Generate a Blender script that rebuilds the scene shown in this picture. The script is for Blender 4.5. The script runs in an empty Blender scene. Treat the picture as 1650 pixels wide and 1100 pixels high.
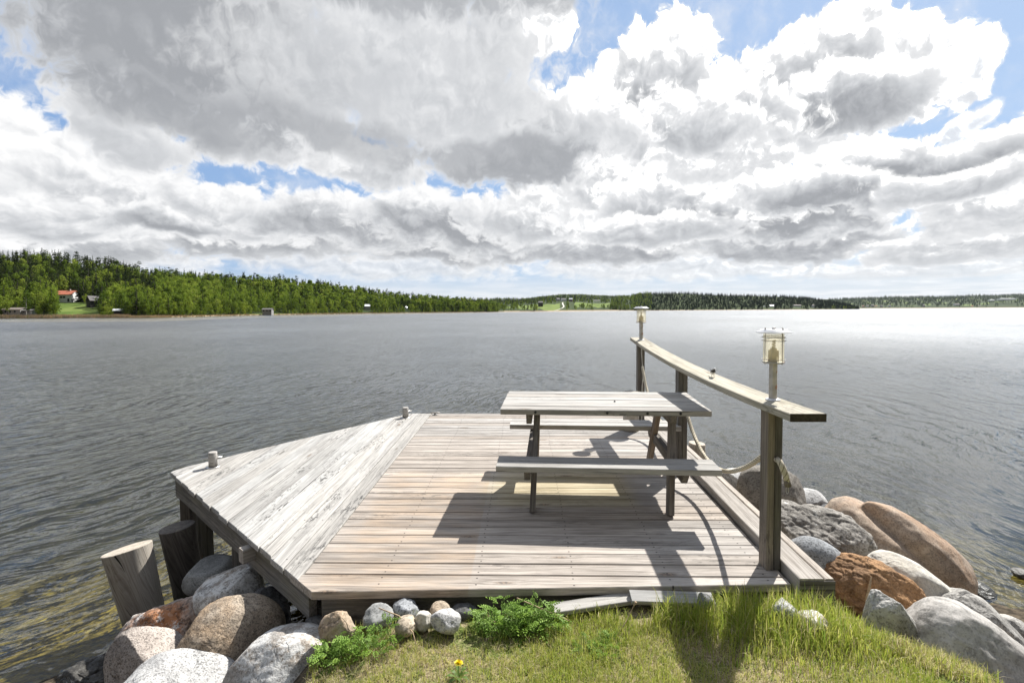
import bpy, math, random
import numpy as np
from mathutils import Vector, Matrix, noise as mnoise

random.seed(7)
RNG = np.random.default_rng(11)
R = math.radians
scene = bpy.context.scene
COL = scene.collection

# ------------------------------------------------------------------ frames
HW = 2.65          # camera above the lake
HD = 1.70          # camera above the deck
FPX = 812.75       # focal length for a 1650 wide picture
# the deck leans about 1.5 degrees up towards the lake: D turns deck axes into world axes
D = Matrix(((0.9996649, 0.0258153, -0.0019075), (-0.0258571, 0.9993068, -0.0267833), (0.0012148, 0.0268236, 0.9996394)))
DECK = Matrix.Translation((0, 0, HW)) @ D.to_4x4() @ Matrix.Translation((0, 0, -HD))
WORLD = Matrix.Identity(4)


def U(x):
    return (x - 825.0) / FPX


# ------------------------------------------------------------------ scene helpers
def link(o, parent=None):
    COL.objects.link(o)
    if parent is not None:
        o.parent = parent
    return o


def tag(o, label=None, cat=None, group=None, kind=None):
    if label:
        o['label'] = label
    if cat:
        o['category'] = cat
    if group:
        o['group'] = group
    if kind:
        o['kind'] = kind
    return o


def thing(name, label, cat, loc=(0, 0, 0), rz=0.0, frame=WORLD, group=None):
    o = bpy.data.objects.new(name, None)
    o.empty_display_size = 0.1
    COL.objects.link(o)
    o.matrix_world = frame @ Matrix.Translation(loc) @ Matrix.Rotation(rz, 4, 'Z')
    return tag(o, label, cat, group)


def np_mesh(name, verts, quads=None, tris=None, attrs=None, smooth=False):
    """fast mesh from arrays"""
    me = bpy.data.meshes.new(name)
    verts = np.asarray(verts, np.float32)
    nq = 0 if quads is None else len(quads)
    nt = 0 if tris is None else len(tris)
    me.vertices.add(len(verts))
    me.vertices.foreach_set('co', verts.ravel())
    loops = []
    if nq:
        loops.append(np.asarray(quads, np.int32).ravel())
    if nt:
        loops.append(np.asarray(tris, np.int32).ravel())
    loops = np.concatenate(loops)
    me.loops.add(len(loops))
    me.loops.foreach_set('vertex_index', loops)
    me.polygons.add(nq + nt)
    st = np.concatenate([np.arange(nq) * 4, nq * 4 + np.arange(nt) * 3]).astype(np.int32)
    me.polygons.foreach_set('loop_start', st)
    me.update(calc_edges=True)
    if smooth:
        me.polygons.foreach_set('use_smooth', np.ones(nq + nt, bool))
    for k, a in (attrs or {}).items():
        a = np.asarray(a, np.float32)
        if a.ndim == 1:
            at = me.attributes.new(k, 'FLOAT', 'POINT')
            at.data.foreach_set('value', a)
        else:
            at = me.attributes.new(k, 'FLOAT_VECTOR', 'POINT')
            at.data.foreach_set('vector', a.ravel())
    me.validate()
    return me


def obj(name, me, mat=None, parent=None, M=None):
    o = bpy.data.objects.new(name, me)
    if mat is not None:
        for m in (mat if isinstance(mat, (list, tuple)) else [mat]):
            me.materials.append(m)
    link(o, parent)
    if M is not None:
        if parent is None:
            o.matrix_world = M
        else:
            o.matrix_local = M
    return o


class MB:
    """collects bars, planks, tubes and lathes; build() links ONE mesh object"""

    def __init__(self):
        self.v, self.f, self.pc, self.pr, self.sm, self.mi = [], [], [], [], [], []

    def add(self, verts, faces, pcs=None, pr=None, smooth=False, mi=0):
        b = len(self.v)
        pr = random.random() if pr is None else pr
        self.v += [tuple(v) for v in verts]
        self.pc += [tuple(p) for p in (pcs if pcs is not None else verts)]
        self.pr += [pr] * len(verts)
        for f in faces:
            self.f.append(tuple(b + i for i in f))
            self.sm.append(smooth)
            self.mi.append(mi)
        return self

    def bar(self, p0, p1, w, h, up=(0, 0, 1), ch=0.003, seg=1, bow=0.0, pr=None, cut0=0.0, cut1=0.0, path=None):
        """chamfered timber from p0 to p1; cut0/cut1 shift the lower edge of an end inwards"""
        p0, p1 = Vector(p0), Vector(p1)
        L = (p1 - p0).length
        d = (p1 - p0) / L
        s = d.cross(Vector(up)).normalized()
        u = s.cross(d)
        a, b = w / 2, h / 2
        cs = [(-a + ch, -b), (a - ch, -b), (a, -b + ch), (a, b - ch), (a - ch, b), (-a + ch, b), (-a, b - ch), (-a, -b + ch)]
        vs, pcs = [], []
        off = random.uniform(0, 3)
        for i in range(seg + 1):
            t = i / seg
            c = p0 + d * (L * t) + u * (bow * 4 * t * (1 - t))
            if path:
                c = c + u * path(t)
            for x, y in cs:
                low = (b - y) / h
                sh = (cut0 * low if i == 0 else 0) - (cut1 * low if i == seg else 0)
                vs.append(c + s * x + u * y + d * sh)
                pcs.append((t * L + off, x, y))
        fs = []
        for i in range(seg):
            for k in range(8):
                k2 = (k + 1) % 8
                fs.append((i * 8 + k, i * 8 + k2, (i + 1) * 8 + k2, (i + 1) * 8 + k))
        fs.append(tuple(range(7, -1, -1)))
        fs.append(tuple(seg * 8 + k for k in range(8)))
        return self.add(vs, fs, pcs, pr)

    def plank(self, poly, z0, z1, axis, ch=0.004, pr=None):
        """flat board with a convex outline (counter-clockwise) and a chamfered top; axis = grain direction"""
        n = len(poly)
        P = [Vector(p) for p in poly]
        ins = []
        for i in range(n):
            e0 = (P[i] - P[i - 1]).normalized()
            e1 = (P[(i + 1) % n] - P[i]).normalized()
            n0, n1 = Vector((-e0.y, e0.x)), Vector((-e1.y, e1.x))
            m = (n0 + n1)
            m = m / max(0.4, m.length_squared) * 2
            ins.append(P[i] + m * ch)
        cx = sum(p.x for p in P) / n
        cy = sum(p.y for p in P) / n
        tilt = random.uniform(-0.012, 0.012)
        dz = random.uniform(-0.0015, 0.0015)
        vs, pcs = [], []
        for ring, z in ((P, z0), (P, z1 - ch), (ins, z1)):
            for p in ring:
                across = (p.y - cy) if axis == 'x' else (p.x - cx)
                vs.append((p.x, p.y, z + dz + tilt * across))
                pcs.append((p.x, p.y - cy, z) if axis == 'x' else (p.y, p.x - cx, z))
        fs = [tuple(range(n - 1, -1, -1)), tuple(2 * n + k for k in range(n))]
        for r in (0, 1):
            for k in range(n):
                k2 = (k + 1) % n
                fs.append((r * n + k, r * n + k2, (r + 1) * n + k2, (r + 1) * n + k))
        return self.add(vs, fs, pcs, pr)

    def lathe(self, prof, n=20, c=(0, 0, 0), smooth=True, mi=0, cap=True, M=None):
        vs, fs = [], []
        for r, z in prof:
            for k in range(n):
                a = 2 * math.pi * k / n
                p = Vector((r * math.cos(a), r * math.sin(a), z))
                if M is not None:
                    p = M @ p
                vs.append(p + Vector(c))
        for i in range(len(prof) - 1):
            for k in range(n):
                k2 = (k + 1) % n
                fs.append((i * n + k, i * n + k2, (i + 1) * n + k2, (i + 1) * n + k))
        self.add(vs, fs, pr=.5, smooth=smooth, mi=mi)
        if cap:
            b = len(self.v) - len(vs)
            self.f.append(tuple(b + k for k in range(n - 1, -1, -1)))
            self.f.append(tuple(b + (len(prof) - 1) * n + k for k in range(n)))
            self.sm += [False, False]
            self.mi += [mi, mi]
        return self

    def tube(self, pts, r, n=8, smooth=True, mi=0, rfun=None, closed=False):
        pts = [Vector(p) for p in pts]
        m = len(pts)
        vs, fs, pcs = [], [], []
        up = Vector((0.13, 0.21, 1)).normalized()
        prev = None
        s_acc = 0
        for i, p in enumerate(pts):
            if closed:
                d = (pts[(i + 1) % m] - pts[i - 1]).normalized()
            else:
                d = (pts[min(i + 1, m - 1)] - pts[max(i - 1, 0)]).normalized()
            if i:
                s_acc += (p - pts[i - 1]).length
            if prev is None:
                prev = d.cross(up).normalized()
            s = (prev - d * prev.dot(d)).normalized()
            prev = s
            u = d.cross(s)
            for k in range(n):
                a = 2 * math.pi * k / n
                rr = rfun(a, s_acc) if rfun else (r[i] if isinstance(r, (list, tuple)) else r)
                vs.append(p + (s * math.cos(a) + u * math.sin(a)) * rr)
                pcs.append((s_acc, math.cos(a) * .05, math.sin(a) * .05))
        for i in range(m if closed else m - 1):
            i2 = (i + 1) % m
            for k in range(n):
                k2 = (k + 1) % n
                fs.append((i * n + k, i * n + k2, i2 * n + k2, i2 * n + k))
        if not closed:
            fs.append(tuple(range(n - 1, -1, -1)))
            fs.append(tuple((m - 1) * n + k for k in range(n)))
        return self.add(vs, fs, pcs, smooth=smooth, mi=mi)

    def build(self, name, mat, parent=None, M=None):
        me = bpy.data.meshes.new(name)
        me.from_pydata(self.v, [], self.f)
        a = me.attributes.new('pc', 'FLOAT_VECTOR', 'POINT')
        a.data.foreach_set('vector', np.array(self.pc, np.float32).ravel())
        a = me.attributes.new('pr', 'FLOAT', 'POINT')
        a.data.foreach_set('value', np.array(self.pr, np.float32))
        me.polygons.foreach_set('use_smooth', np.array(self.sm, bool))
        me.polygons.foreach_set('material_index', np.array(self.mi, np.int32))
        return obj(name, me, mat, parent, M)


# ------------------------------------------------------------------ node helpers
class G:
    def __init__(self, nt):
        self.nt = nt

    def node(self, t, ins=None, **kw):
        n = self.nt.nodes.new(t)
        for k, v in kw.items():
            setattr(n, k, v)
        for k, v in (ins or {}).items():
            self.put(n.inputs[k], v)
        return n

    def put(self, s, v):
        if isinstance(v, bpy.types.NodeSocket):
            self.nt.links.new(v, s)
        elif v is not None:
            if isinstance(v, (tuple, list)) and s.type == 'RGBA' and len(v) == 3:
                v = (*v, 1)
            s.default_value = v

    def m(self, op, a, b=None, c=None, clamp=False):
        n = self.node('ShaderNodeMath', operation=op, use_clamp=clamp)
        for i, v in enumerate((a, b, c)):
            if v is not None:
                self.put(n.inputs[i], v)
        return n.outputs[0]

    def vm(self, op, a, b=None, out=0):
        n = self.node('ShaderNodeVectorMath', operation=op)
        self.put(n.inputs[0], a)
        if b is not None:
            if op == 'SCALE':
                self.put(n.inputs['Scale'], b)
            else:
                self.put(n.inputs[1], b)
        return n.outputs['Value'] if op in ('LENGTH', 'DOT_PRODUCT', 'DISTANCE') else n.outputs[0]

    def mix(self, f, a, b, blend='MIX'):
        n = self.node('ShaderNodeMix', data_type='RGBA', blend_type=blend)
        self.put(n.inputs[0], f)
        self.put(n.inputs[6], a)
        self.put(n.inputs[7], b)
        return n.outputs[2]

    def mr(self, v, a, b, c=0.0, d=1.0, smooth=True):
        n = self.node('ShaderNodeMapRange', interpolation_type='SMOOTHSTEP' if smooth else 'LINEAR')
        for i, x in enumerate((v, a, b, c, d)):
            self.put(n.inputs[i], x)
        return n.outputs[0]

    def noise(self, vec, scale=1.0, detail=2.0, rough=0.5, dist=0.0, color=False, dims='3D'):
        n = self.node('ShaderNodeTexNoise', {'Vector': vec, 'Scale': scale, 'Detail': detail, 'Roughness': rough, 'Distortion': dist}, noise_dimensions=dims)
        return n.outputs['Color' if color else 0]

    def voro(self, vec, scale, feature='F1', out='Distance', rand=1.0, dims='3D'):
        n = self.node('ShaderNodeTexVoronoi', {'Vector': vec, 'Scale': scale, 'Randomness': rand}, feature=feature, voronoi_dimensions=dims)
        return n.outputs[out]

    def ramp(self, f, stops, interp='LINEAR'):
        n = self.node('ShaderNodeValToRGB')
        n.color_ramp.interpolation = interp
        e = n.color_ramp.elements
        while len(e) < len(stops):
            e.new(0.5)
        for i, (p, c) in enumerate(stops):
            e[i].position = p
            e[i].color = (*c, 1) if len(c) == 3 else c
        self.put(n.inputs[0], f)
        return n.outputs[0]

    def attr(self, name, out='Fac', kind='GEOMETRY'):
        n = self.node('ShaderNodeAttribute', attribute_name=name, attribute_type=kind)
        return n.outputs[out]

    def xyz(self, x=0.0, y=0.0, z=0.0):
        n = self.node('ShaderNodeCombineXYZ')
        for i, v in enumerate((x, y, z)):
            self.put(n.inputs[i], v)
        return n.outputs[0]

    def sep(self, v):
        n = self.node('ShaderNodeSeparateXYZ')
        self.put(n.inputs[0], v)
        return n.outputs


def new_mat(name):
    m = bpy.data.materials.new(name)
    m.use_nodes = True
    m.node_tree.nodes.clear()
    g = G(m.node_tree)
    out = g.node('ShaderNodeOutputMaterial')
    return m, g, out


def bsdf(g, out, col, rough=.8, bump=None, bstr=.3, bdist=.01, metal=0.0, spec=.5, **kw):
    ins = {'Base Color': col, 'Roughness': rough, 'Metallic': metal, 'Specular IOR Level': spec}
    ins.update(kw)
    p = g.node('ShaderNodeBsdfPrincipled', ins)
    if bump is not None:
        b = g.node('ShaderNodeBump', {'Height': bump, 'Strength': bstr, 'Distance': bdist})
        g.put(p.inputs['Normal'], b.outputs[0])
    g.nt.links.new(p.outputs[0], out.inputs[0])
    return p


def plain(name, col, rough=.7, metal=0.0, var=.25, scale=30, spec=.5):
    """a simple surface with some mottling"""
    m, g, out = new_mat(name)
    tc = g.node('ShaderNodeTexCoord').outputs['Object']
    n = g.noise(tc, scale, 4, .6)
    c = g.mix(g.mr(n, .3, .7), tuple(x * (1 - var) for x in col), tuple(min(1, x * (1 + var)) for x in col))
    bsdf(g, out, c, rough, bump=n, bstr=.15, metal=metal, spec=spec)
    return m


def wood(name, light, dark, warm=(.36, .25, .17), warm_amt=.25, nails=0.0, stain=False, cracks=.6, moss=0.0, spread=.34, mildew=.6, wet=False):
    m, g, out = new_mat(name)
    pc = g.attr('pc', 'Vector')
    pr = g.attr('pr')
    off = g.xyz(g.m('MULTIPLY', pr, 91.0), g.m('MULTIPLY', pr, 57.0), g.m('MULTIPLY', pr, 23.0))
    P = g.vm('ADD', pc, off)
    sc = lambda a, b: g.vm('MULTIPLY', P, (a, b, b))
    # knots first: they bend the grain
    kv = sc(1.7, 6.5)
    kd = g.voro(kv, 1.0)
    kc = g.voro(kv, 1.0, out='Color')
    gate = g.m('GREATER_THAN', g.sep(kc)[0], .52)
    bend = g.m('MULTIPLY', g.mr(kd, 0.0, .4, 1.0, 0.0), g.m('MULTIPLY', gate, .02))
    P2 = g.vm('ADD', P, g.xyz(0.0, bend, bend))
    s2 = lambda a, b: g.vm('MULTIPLY', P2, (a, b, b))
    streak = g.noise(s2(2.4, 70), 1, 5, .65)
    broad = g.noise(s2(.7, 15), 1, 3, .55, .5)
    blot = g.noise(sc(2.2, 6), 1, 5, .6)
    fine = g.noise(s2(9, 230), 1, 2, .6)
    f = g.m('ADD', g.m('MULTIPLY', streak, .5), g.m('ADD', g.m('MULTIPLY', broad, .3), g.m('MULTIPLY', blot, .2)))
    base = g.mix(g.mr(f, .36, .62), dark, light)
    base = g.mix(g.mr(fine, .35, .65, .25, 0.0), base, tuple(x * .6 for x in dark))
    # whole boards differ, some are browner
    hue = g.noise(off, 3.7, 0)
    wfac = g.m('MULTIPLY', g.mr(hue, .4, .65), warm_amt)
    if stain:
        oc = g.node('ShaderNodeTexCoord').outputs['Object']
        x, y, _ = g.sep(oc)
        e = g.m('MULTIPLY', g.m('SUBTRACT', g.noise(oc, 2.5, 4), .5), .5)
        inx = g.m('MULTIPLY', g.mr(g.m('ADD', x, g.m('MULTIPLY', e, .04)), -.35, -.318, 1, 0), g.mr(g.m('ADD', x, e), -1.5, -1.1, .35, 1))
        iny = g.m('MULTIPLY', g.mr(g.m('ADD', y, e), 4.6, 5.3, 1, 0.0), 1.0)
        brown = g.m('MULTIPLY', g.m('MULTIPLY', inx, iny), g.mr(blot, .3, .7, .45, .95))
        iny2 = g.m('MULTIPLY', g.mr(g.m('ADD', y, e), 5.3, 6.8, 1, 0.0), g.mr(x, .4, 1.2, .4, 0.15))
        wfac = g.m('MAXIMUM', wfac, g.m('MAXIMUM', g.m('MULTIPLY', brown, .8), g.m('MULTIPLY', iny2, .8)))
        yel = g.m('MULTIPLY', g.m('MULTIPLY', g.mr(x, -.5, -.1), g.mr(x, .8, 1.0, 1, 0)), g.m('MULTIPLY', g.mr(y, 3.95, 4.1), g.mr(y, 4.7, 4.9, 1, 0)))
    base = g.mix(wfac, base, g.mix(g.mr(f, .38, .62), tuple(x * .55 for x in warm), tuple(x * 1.25 for x in warm)))
    if stain:
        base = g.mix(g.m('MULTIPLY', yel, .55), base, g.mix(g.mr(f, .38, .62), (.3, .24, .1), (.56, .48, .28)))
    # dark mildew in loose clusters
    mil = g.m('MULTIPLY', g.mr(g.noise(sc(1.1, 2.4), 1, 3, .6), .58 - .1 * mildew, .76 - .1 * mildew), g.mr(g.noise(sc(14, 45), 1, 3, .7), .5, .62))
    base = g.mix(g.m('MULTIPLY', mil, mildew), base, tuple(x * .38 for x in dark))
    if moss:
        base = g.mix(g.m('MULTIPLY', g.mr(blot, .45, .7), moss), base, (.16, .15, .08))
    bv = g.m('ADD', 1 - spread / 2, g.m('MULTIPLY', pr, spread))
    base = g.mix(1.0, base, g.xyz(bv, bv, bv), 'MULTIPLY')
    if wet:
        zz = g.sep(g.node('ShaderNodeNewGeometry').outputs['Position'])[2]
        wf = g.mr(g.m('ADD', zz, g.m('MULTIPLY', g.m('SUBTRACT', blot, .5), .2)), .12, .26, 1.0, 0.0)
        base = g.mix(g.m('MULTIPLY', wf, .8), base, (.045, .05, .025))
    kn = g.m('MULTIPLY', gate, g.mr(kd, .05, .16, 1.0, 0.0))
    base = g.mix(g.m('MULTIPLY', kn, .75), base, g.mix(g.mr(g.noise(sc(60, 60), 1, 1), .4, .6), (.05, .038, .03), (.25, .17, .11)))
    cr = g.m('MULTIPLY', g.mr(g.noise(s2(1.3, 95), 1, 2, .5), .66, .71), cracks)
    base = g.mix(cr, base, (.03, .026, .022))
    h = g.m('SUBTRACT', g.m('ADD', g.m('MULTIPLY', streak, .6), g.m('MULTIPLY', fine, .3)), cr)
    if nails:
        x, y, _ = g.sep(pc)
        mx = g.m('ABSOLUTE', g.m('SUBTRACT', g.m('FRACT', g.m('ADD', g.m('DIVIDE', g.m('ADD', x, g.m('MULTIPLY', pr, .02)), .58), 10.0)), .5))
        my = g.m('ABSOLUTE', g.m('SUBTRACT', g.m('ABSOLUTE', y), nails))
        dd = g.m('SQRT', g.m('ADD', g.m('POWER', g.m('MULTIPLY', mx, .58), 2.0), g.m('POWER', my, 2.0)))
        nm = g.mr(dd, .004, .0075, 1, 0)
        base = g.mix(g.m('MULTIPLY', nm, .85), base, (.035, .03, .028))
    bsdf(g, out, base, .85, bump=h, bstr=.45, bdist=.006, spec=.25)
    return m

# ------------------------------------------------------------------ materials
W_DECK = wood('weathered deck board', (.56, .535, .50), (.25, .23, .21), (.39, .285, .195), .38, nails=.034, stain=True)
W_SIDE = wood('pale deck board', (.51, .50, .475), (.27, .26, .245), (.40, .35, .29), .25, nails=.045, cracks=.9, spread=.24, mildew=1.0)
W_BEAM = wood('old grey beam', (.26, .24, .21), (.10, .09, .08), (.2, .14, .09), .3, moss=.4)
W_TABLE = wood('table board', (.55, .53, .495), (.29, .275, .255), (.42, .32, .22), .25, cracks=.7, spread=.28)
W_LEG = wood('table leg timber', (.29, .26, .225), (.12, .105, .09), (.3, .2, .12), .4)
W_POST = wood('rail post timber', (.23, .215, .19), (.10, .09, .08), (.3, .22, .15), .3, moss=.25)
W_RAIL = wood('lichen grey rail', (.56, .53, .46), (.30, .275, .23), (.46, .4, .27), .3, moss=.3)
W_ENDGRAIN = wood('dark rotten end grain', (.085, .07, .055), (.03, .026, .022), (.08, .06, .04), .3)
W_KERB = wood('kerb board', (.52, .48, .43), (.27, .24, .21), (.4, .3, .2), .25, cracks=.8)
W_LOG = wood('pale piling wood', (.58, .54, .47), (.34, .30, .255), (.45, .36, .25), .3, cracks=1.0, wet=True)
W_LOGD = wood('dark piling wood', (.25, .235, .21), (.09, .083, .075), (.1, .07, .05), .3, cracks=.9, wet=True)
M_STEEL = plain('brushed steel', (.52, .50, .47), .35, .85, .12, 60)
M_DARKSTEEL = plain('dull wire', (.42, .40, .37), .45, .3, .2, 60)
M_CAP = plain('white enamel cap', (.82, .82, .83), .3, 0, .04, 20)
M_BLACK = plain('black rubber', (.02, .02, .02), .6)
M_BULB = plain('bulb holder', (.78, .68, .48), .5, 0, .15, 40)
M_CORD = plain('white cord', (.7, .68, .62), .7)


def rope_mat():
    m, g, out = new_mat('cream rope')
    pc = g.attr('pc', 'Vector')
    n = g.noise(pc, 260, 3)
    n2 = g.noise(g.node('ShaderNodeTexCoord').outputs['Object'], 9, 3)
    c = g.mix(g.mr(n, .3, .7), (.5, .44, .33), (.74, .68, .55))
    c = g.mix(g.mr(n2, .45, .7, 0, .5), c, (.33, .29, .2))
    sx, sy, sz = g.sep(pc)
    lob = g.m('ABSOLUTE', g.m('COSINE', g.m('MULTIPLY', g.m('SUBTRACT', g.m('ARCTAN2', sz, sy), g.m('MULTIPLY', sx, 62.0)), 1.5)))
    c = g.mix(g.mr(lob, .1, .5, .75, 0.0), c, (.12, .095, .06))
    bsdf(g, out, c, .9, bump=n, bstr=.4, bdist=.003, spec=.1)
    return m


M_ROPE = rope_mat()


def pole_mat():
    m, g, out = new_mat('rust spotted pole')
    oc = g.node('ShaderNodeTexCoord').outputs['Object']
    n = g.noise(oc, 18, 4)
    c = g.mix(g.mr(n, .3, .7), (.36, .34, .31), (.55, .52, .47))
    sp = g.voro(g.vm('MULTIPLY', oc, (16, 16, 13)), 1)
    sp2 = g.mr(g.m('ADD', sp, g.m('MULTIPLY', g.m('SUBTRACT', n, .5), .35)), .12, .3, 1, 0)
    c = g.mix(g.m('MULTIPLY', sp2, .85), c, (.32, .13, .045))
    bsdf(g, out, c, .5, metal=.25)
    return m


M_POLE = pole_mat()


def lampglass_mat():
    m, g, out = new_mat('yellowed lamp glass')
    t = g.node('ShaderNodeBsdfTransparent', {'Color': (1.0, .975, .89, 1)})
    gl = g.node('ShaderNodeBsdfGlossy', {'Roughness': .06})
    df = g.node('ShaderNodeBsdfTranslucent', {'Color': (1.0, .95, .78, 1)})
    lw = g.node('ShaderNodeLayerWeight', {'Blend': .12})
    fac = g.m('MULTIPLY', lw.outputs['Facing'], .35)
    a = g.node('ShaderNodeMixShader', {0: .26})
    g.nt.links.new(t.outputs[0], a.inputs[1])
    g.nt.links.new(df.outputs[0], a.inputs[2])
    b = g.node('ShaderNodeMixShader', {0: fac})
    g.nt.links.new(a.outputs[0], b.inputs[1])
    g.nt.links.new(gl.outputs[0], b.inputs[2])
    g.nt.links.new(b.outputs[0], out.inputs[0])
    return m


M_LGLASS = lampglass_mat()

# ------------------------------------------------------------------ deck
deck = thing('wooden_deck', 'weathered grey wooden deck with a slanted side, standing over the lake edge', 'deck', (0, 0, 0), 0, DECK)
XS, XR = -1.378, 1.562
YB = 7.28


def clip_poly(poly, a, b, c):
    """keep a*x + b*y <= c"""
    out = []
    for i in range(len(poly)):
        p, q = poly[i], poly[(i + 1) % len(poly)]
        dp, dq = a * p[0] + b * p[1] - c, a * q[0] + b * q[1] - c
        if dp <= 0:
            out.append(p)
        if dp * dq < 0:
            t = dp / (dp - dq)
            out.append((p[0] + (q[0] - p[0]) * t, p[1] + (q[1] - p[1]) * t))
    return out


def front_y(x):
    return 2.82 + (x + 1.249) * (2.938 - 2.82) / (1.563 + 1.249)


SK = -(4.801 - 2.82) / (3.507 - 1.249)       # slope of the slanted side


def side_y(x):
    return 2.82 + SK * (x + 1.249)


b = MB()
y = 3.012
rows = [(None, 3.008)]
while y < YB - .02:
    rows.append((y, min(y + .128, YB)))
    y += .128
for y0, y1 in rows:
    g0 = random.uniform(.005, .010)
    er = XR + random.uniform(-.006, .004)
    if y0 is None:
        poly = [(-1.249, front_y(-1.249)), (er, front_y(er)), (er, 3.008 - .004), (-1.462, 3.008 - .004)]
        b.plank(poly, -.045, 0.0, 'x')
        continue
    x0 = XS + .004
    # boards are butted somewhere along the row
    j = None
    spans = [(x0, er)] if j is None else [(x0, j - .002), (j + .002, er)]
    for xa, xb in spans:
        b.plank([(xa, y0 + g0 / 2), (xb, y0 + g0 / 2), (xb, y1 - g0 / 2), (xa, y1 - g0 / 2)], -.032, 0.0, 'x')
b.build('decking', W_DECK, deck)

b = MB()
back = [(-3.507, 4.801), (-3.42, 5.031), (-3.16, 5.381), (-2.50, 6.238), (-1.988, 6.928), (-1.69, YB)]
x = XS
while x > -3.49:
    w = .1513
    xa, xb = max(x - w, -3.507), x
    poly = [(xa + .003, 2.5), (xb - .003, 2.5), (xb - .003, YB + random.uniform(-.004, .004)), (xa + .003, YB + random.uniform(-.004, .004))]
    e = random.uniform(-.012, .012)
    # slanted front: y >= side_y(x)
    poly = clip_poly(poly, SK, -1.0, -(2.82 + SK * 1.249) + e)
    for i in range(len(back) - 1):
        (ax, ay), (bx, by) = back[i], back[i + 1]
        s = (by - ay) / (bx - ax)
        poly = clip_poly(poly, -s, 1.0, ay - s * ax + (random.uniform(-.005, .005) if i == 2 else .0))
    if len(poly) >= 3:
        ar = sum(poly[i - 1][0] * poly[i][1] - poly[i][0] * poly[i - 1][1] for i in range(len(poly)))
        if abs(ar) > .01:
            b.plank(poly, -.034, 0.002, 'y')
    x -= w
b.build('angled_decking', W_SIDE, deck)

b = MB()
b.bar((-1.29, 2.93, -.135), (-3.43, 4.81, -.135), .05, .20, ch=.006, seg=10, path=lambda t: .004 * math.sin(t * 17))
b.build('side_beam', W_BEAM, deck)
b = MB()
b.bar((-1.22, 2.91, -.145), (1.50, 3.015, -.145), .045, .19, ch=.004)
b.build('front_beam', W_BEAM, deck)
b = MB()
b.bar((-3.40, 4.93, -.12), (-1.70, 7.19, -.12), .05, .17)
b.bar((-1.70, 7.22, -.12), (1.5, 7.22, -.12), .05, .17)
b.build('rear_beam', W_BEAM, deck)
b = MB()
for xx in (-1.33, -.75, -.17, .41, .99, 1.5):
    b.bar((xx, 3.03, -.108), (xx, 7.18, -.108), .045, .15)
for yy in (4.6, 5.6, 6.6):
    b.bar((max(-3.3, -1.4 - (7.6 - yy) * .75 + (.6 if yy < 5 else 0)), yy, -.1), (-1.36, yy, -.1), .045, .12)
b.build('joist', W_BEAM, deck)
for (px, py, w, z) in ((-3.37, 4.86, .11, -1.6), (-3.05, 4.62, .10, -1.35), (-2.35, 4.0, .1, -1.25), (-1.75, 7.1, .13, -1.9), (0.0, 7.15, .13, -2.2), (1.45, 7.1, .13, -2.2), (-1.3, 3.02, .09, -.35)):
    MB().bar((px, py, z), (px, py, -.04 if py > 4 and px < -3 else -.2), w, w, up=(0, 1, 0), ch=.008).build('support_post', W_BEAM, deck)
MB().bar((-1.93, 3.49, -.10), (-1.93 - .07, 3.49 - .085, -.10), .075, .10, ch=.006).build('fixing_block', W_KERB, deck)

# raised kerb beam along the right edge
kerb = thing('kerb_beam', 'raised grey kerb beam along the right edge of the deck', 'beam', (0, 0, 0), 0, DECK)
MB().bar((1.642, 2.878, -.075), (1.642, 6.84, -.075), .140, .28, seg=8, ch=.005, path=lambda t: .002 * math.sin(t * 20)).build('inner_timber', W_KERB, kerb)
MB().bar((1.7475, 2.884, -.078), (1.7475, 6.86, -.078), .052, .28, seg=8, ch=.005).build('outer_timber', W_KERB, kerb)
MB().bar((1.575, 2.8755, -.083), (1.774, 2.8755, -.083), .004, .27, ch=.001).build('end_board', W_POST, kerb)

# mooring pins at the outer edge
def mooring_pin(x, y, r, h, label):
    t = thing('mooring_pin', label, 'mooring post', (x, y, 0.003), R(20), DECK, 'mooring pins along the outer deck edge')
    MB().lathe([(r * 1.7, 0), (r * 1.7, .006), (r * 1.02, .008)], 20).build('base_plate', M_STEEL, t)
    MB().lathe([(r, .006), (r * 1.02, h * .6), (r, h), (r * .9, h + .004)], 18).build('post', W_TABLE, t)
    MB().tube([(-r * 2.1, 0, h * .62), (r * 2.1, 0, h * .62)], .008, 8).build('cross_bar', M_STEEL, t)


mooring_pin(-3.163, 4.95, .040, .150, 'short round mooring pin near the left corner of the deck')
mooring_pin(-1.70, 7.03, .042, .140, 'short round mooring pin near the far corner of the slanted deck side')
cl = thing('deck_cleat', 'small metal cleat screwed to the far deck edge', 'cleat', (-1.31, 7.19, .002), R(10), DECK)
MB().lathe([(.035, 0), (.035, .008)], 12).build('base_plate', M_STEEL, cl)
MB().tube([(-.075, 0, .028), (-.03, 0, .032), (.03, 0, .032), (.075, 0, .026)], [.006, .01, .01, .006], 8).build('horn', M_DARKSTEEL, cl)
MB().lathe([(.014, .008), (.011, .03)], 10).build('stem', M_DARKSTEEL, cl)

# ------------------------------------------------------------------ railing
rail = thing('railing', 'grey wooden railing with a sagging flat top board on three posts', 'railing', (0, 0, 0), 0, DECK)


def rail_z(y):
    # quadratic through (2.68,1.07) (4.72,1.045) (6.85,1.137)
    y0, y1, y2 = 2.68, 4.72, 6.85
    z0, z1, z2 = 1.07, 1.045, 1.137
    return (z0 * (y - y1) * (y - y2) / ((y0 - y1) * (y0 - y2)) + z1 * (y - y0) * (y - y2) / ((y1 - y0) * (y1 - y2)) + z2 * (y - y0) * (y - y1) / ((y2 - y0) * (y2 - y1)))


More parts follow.
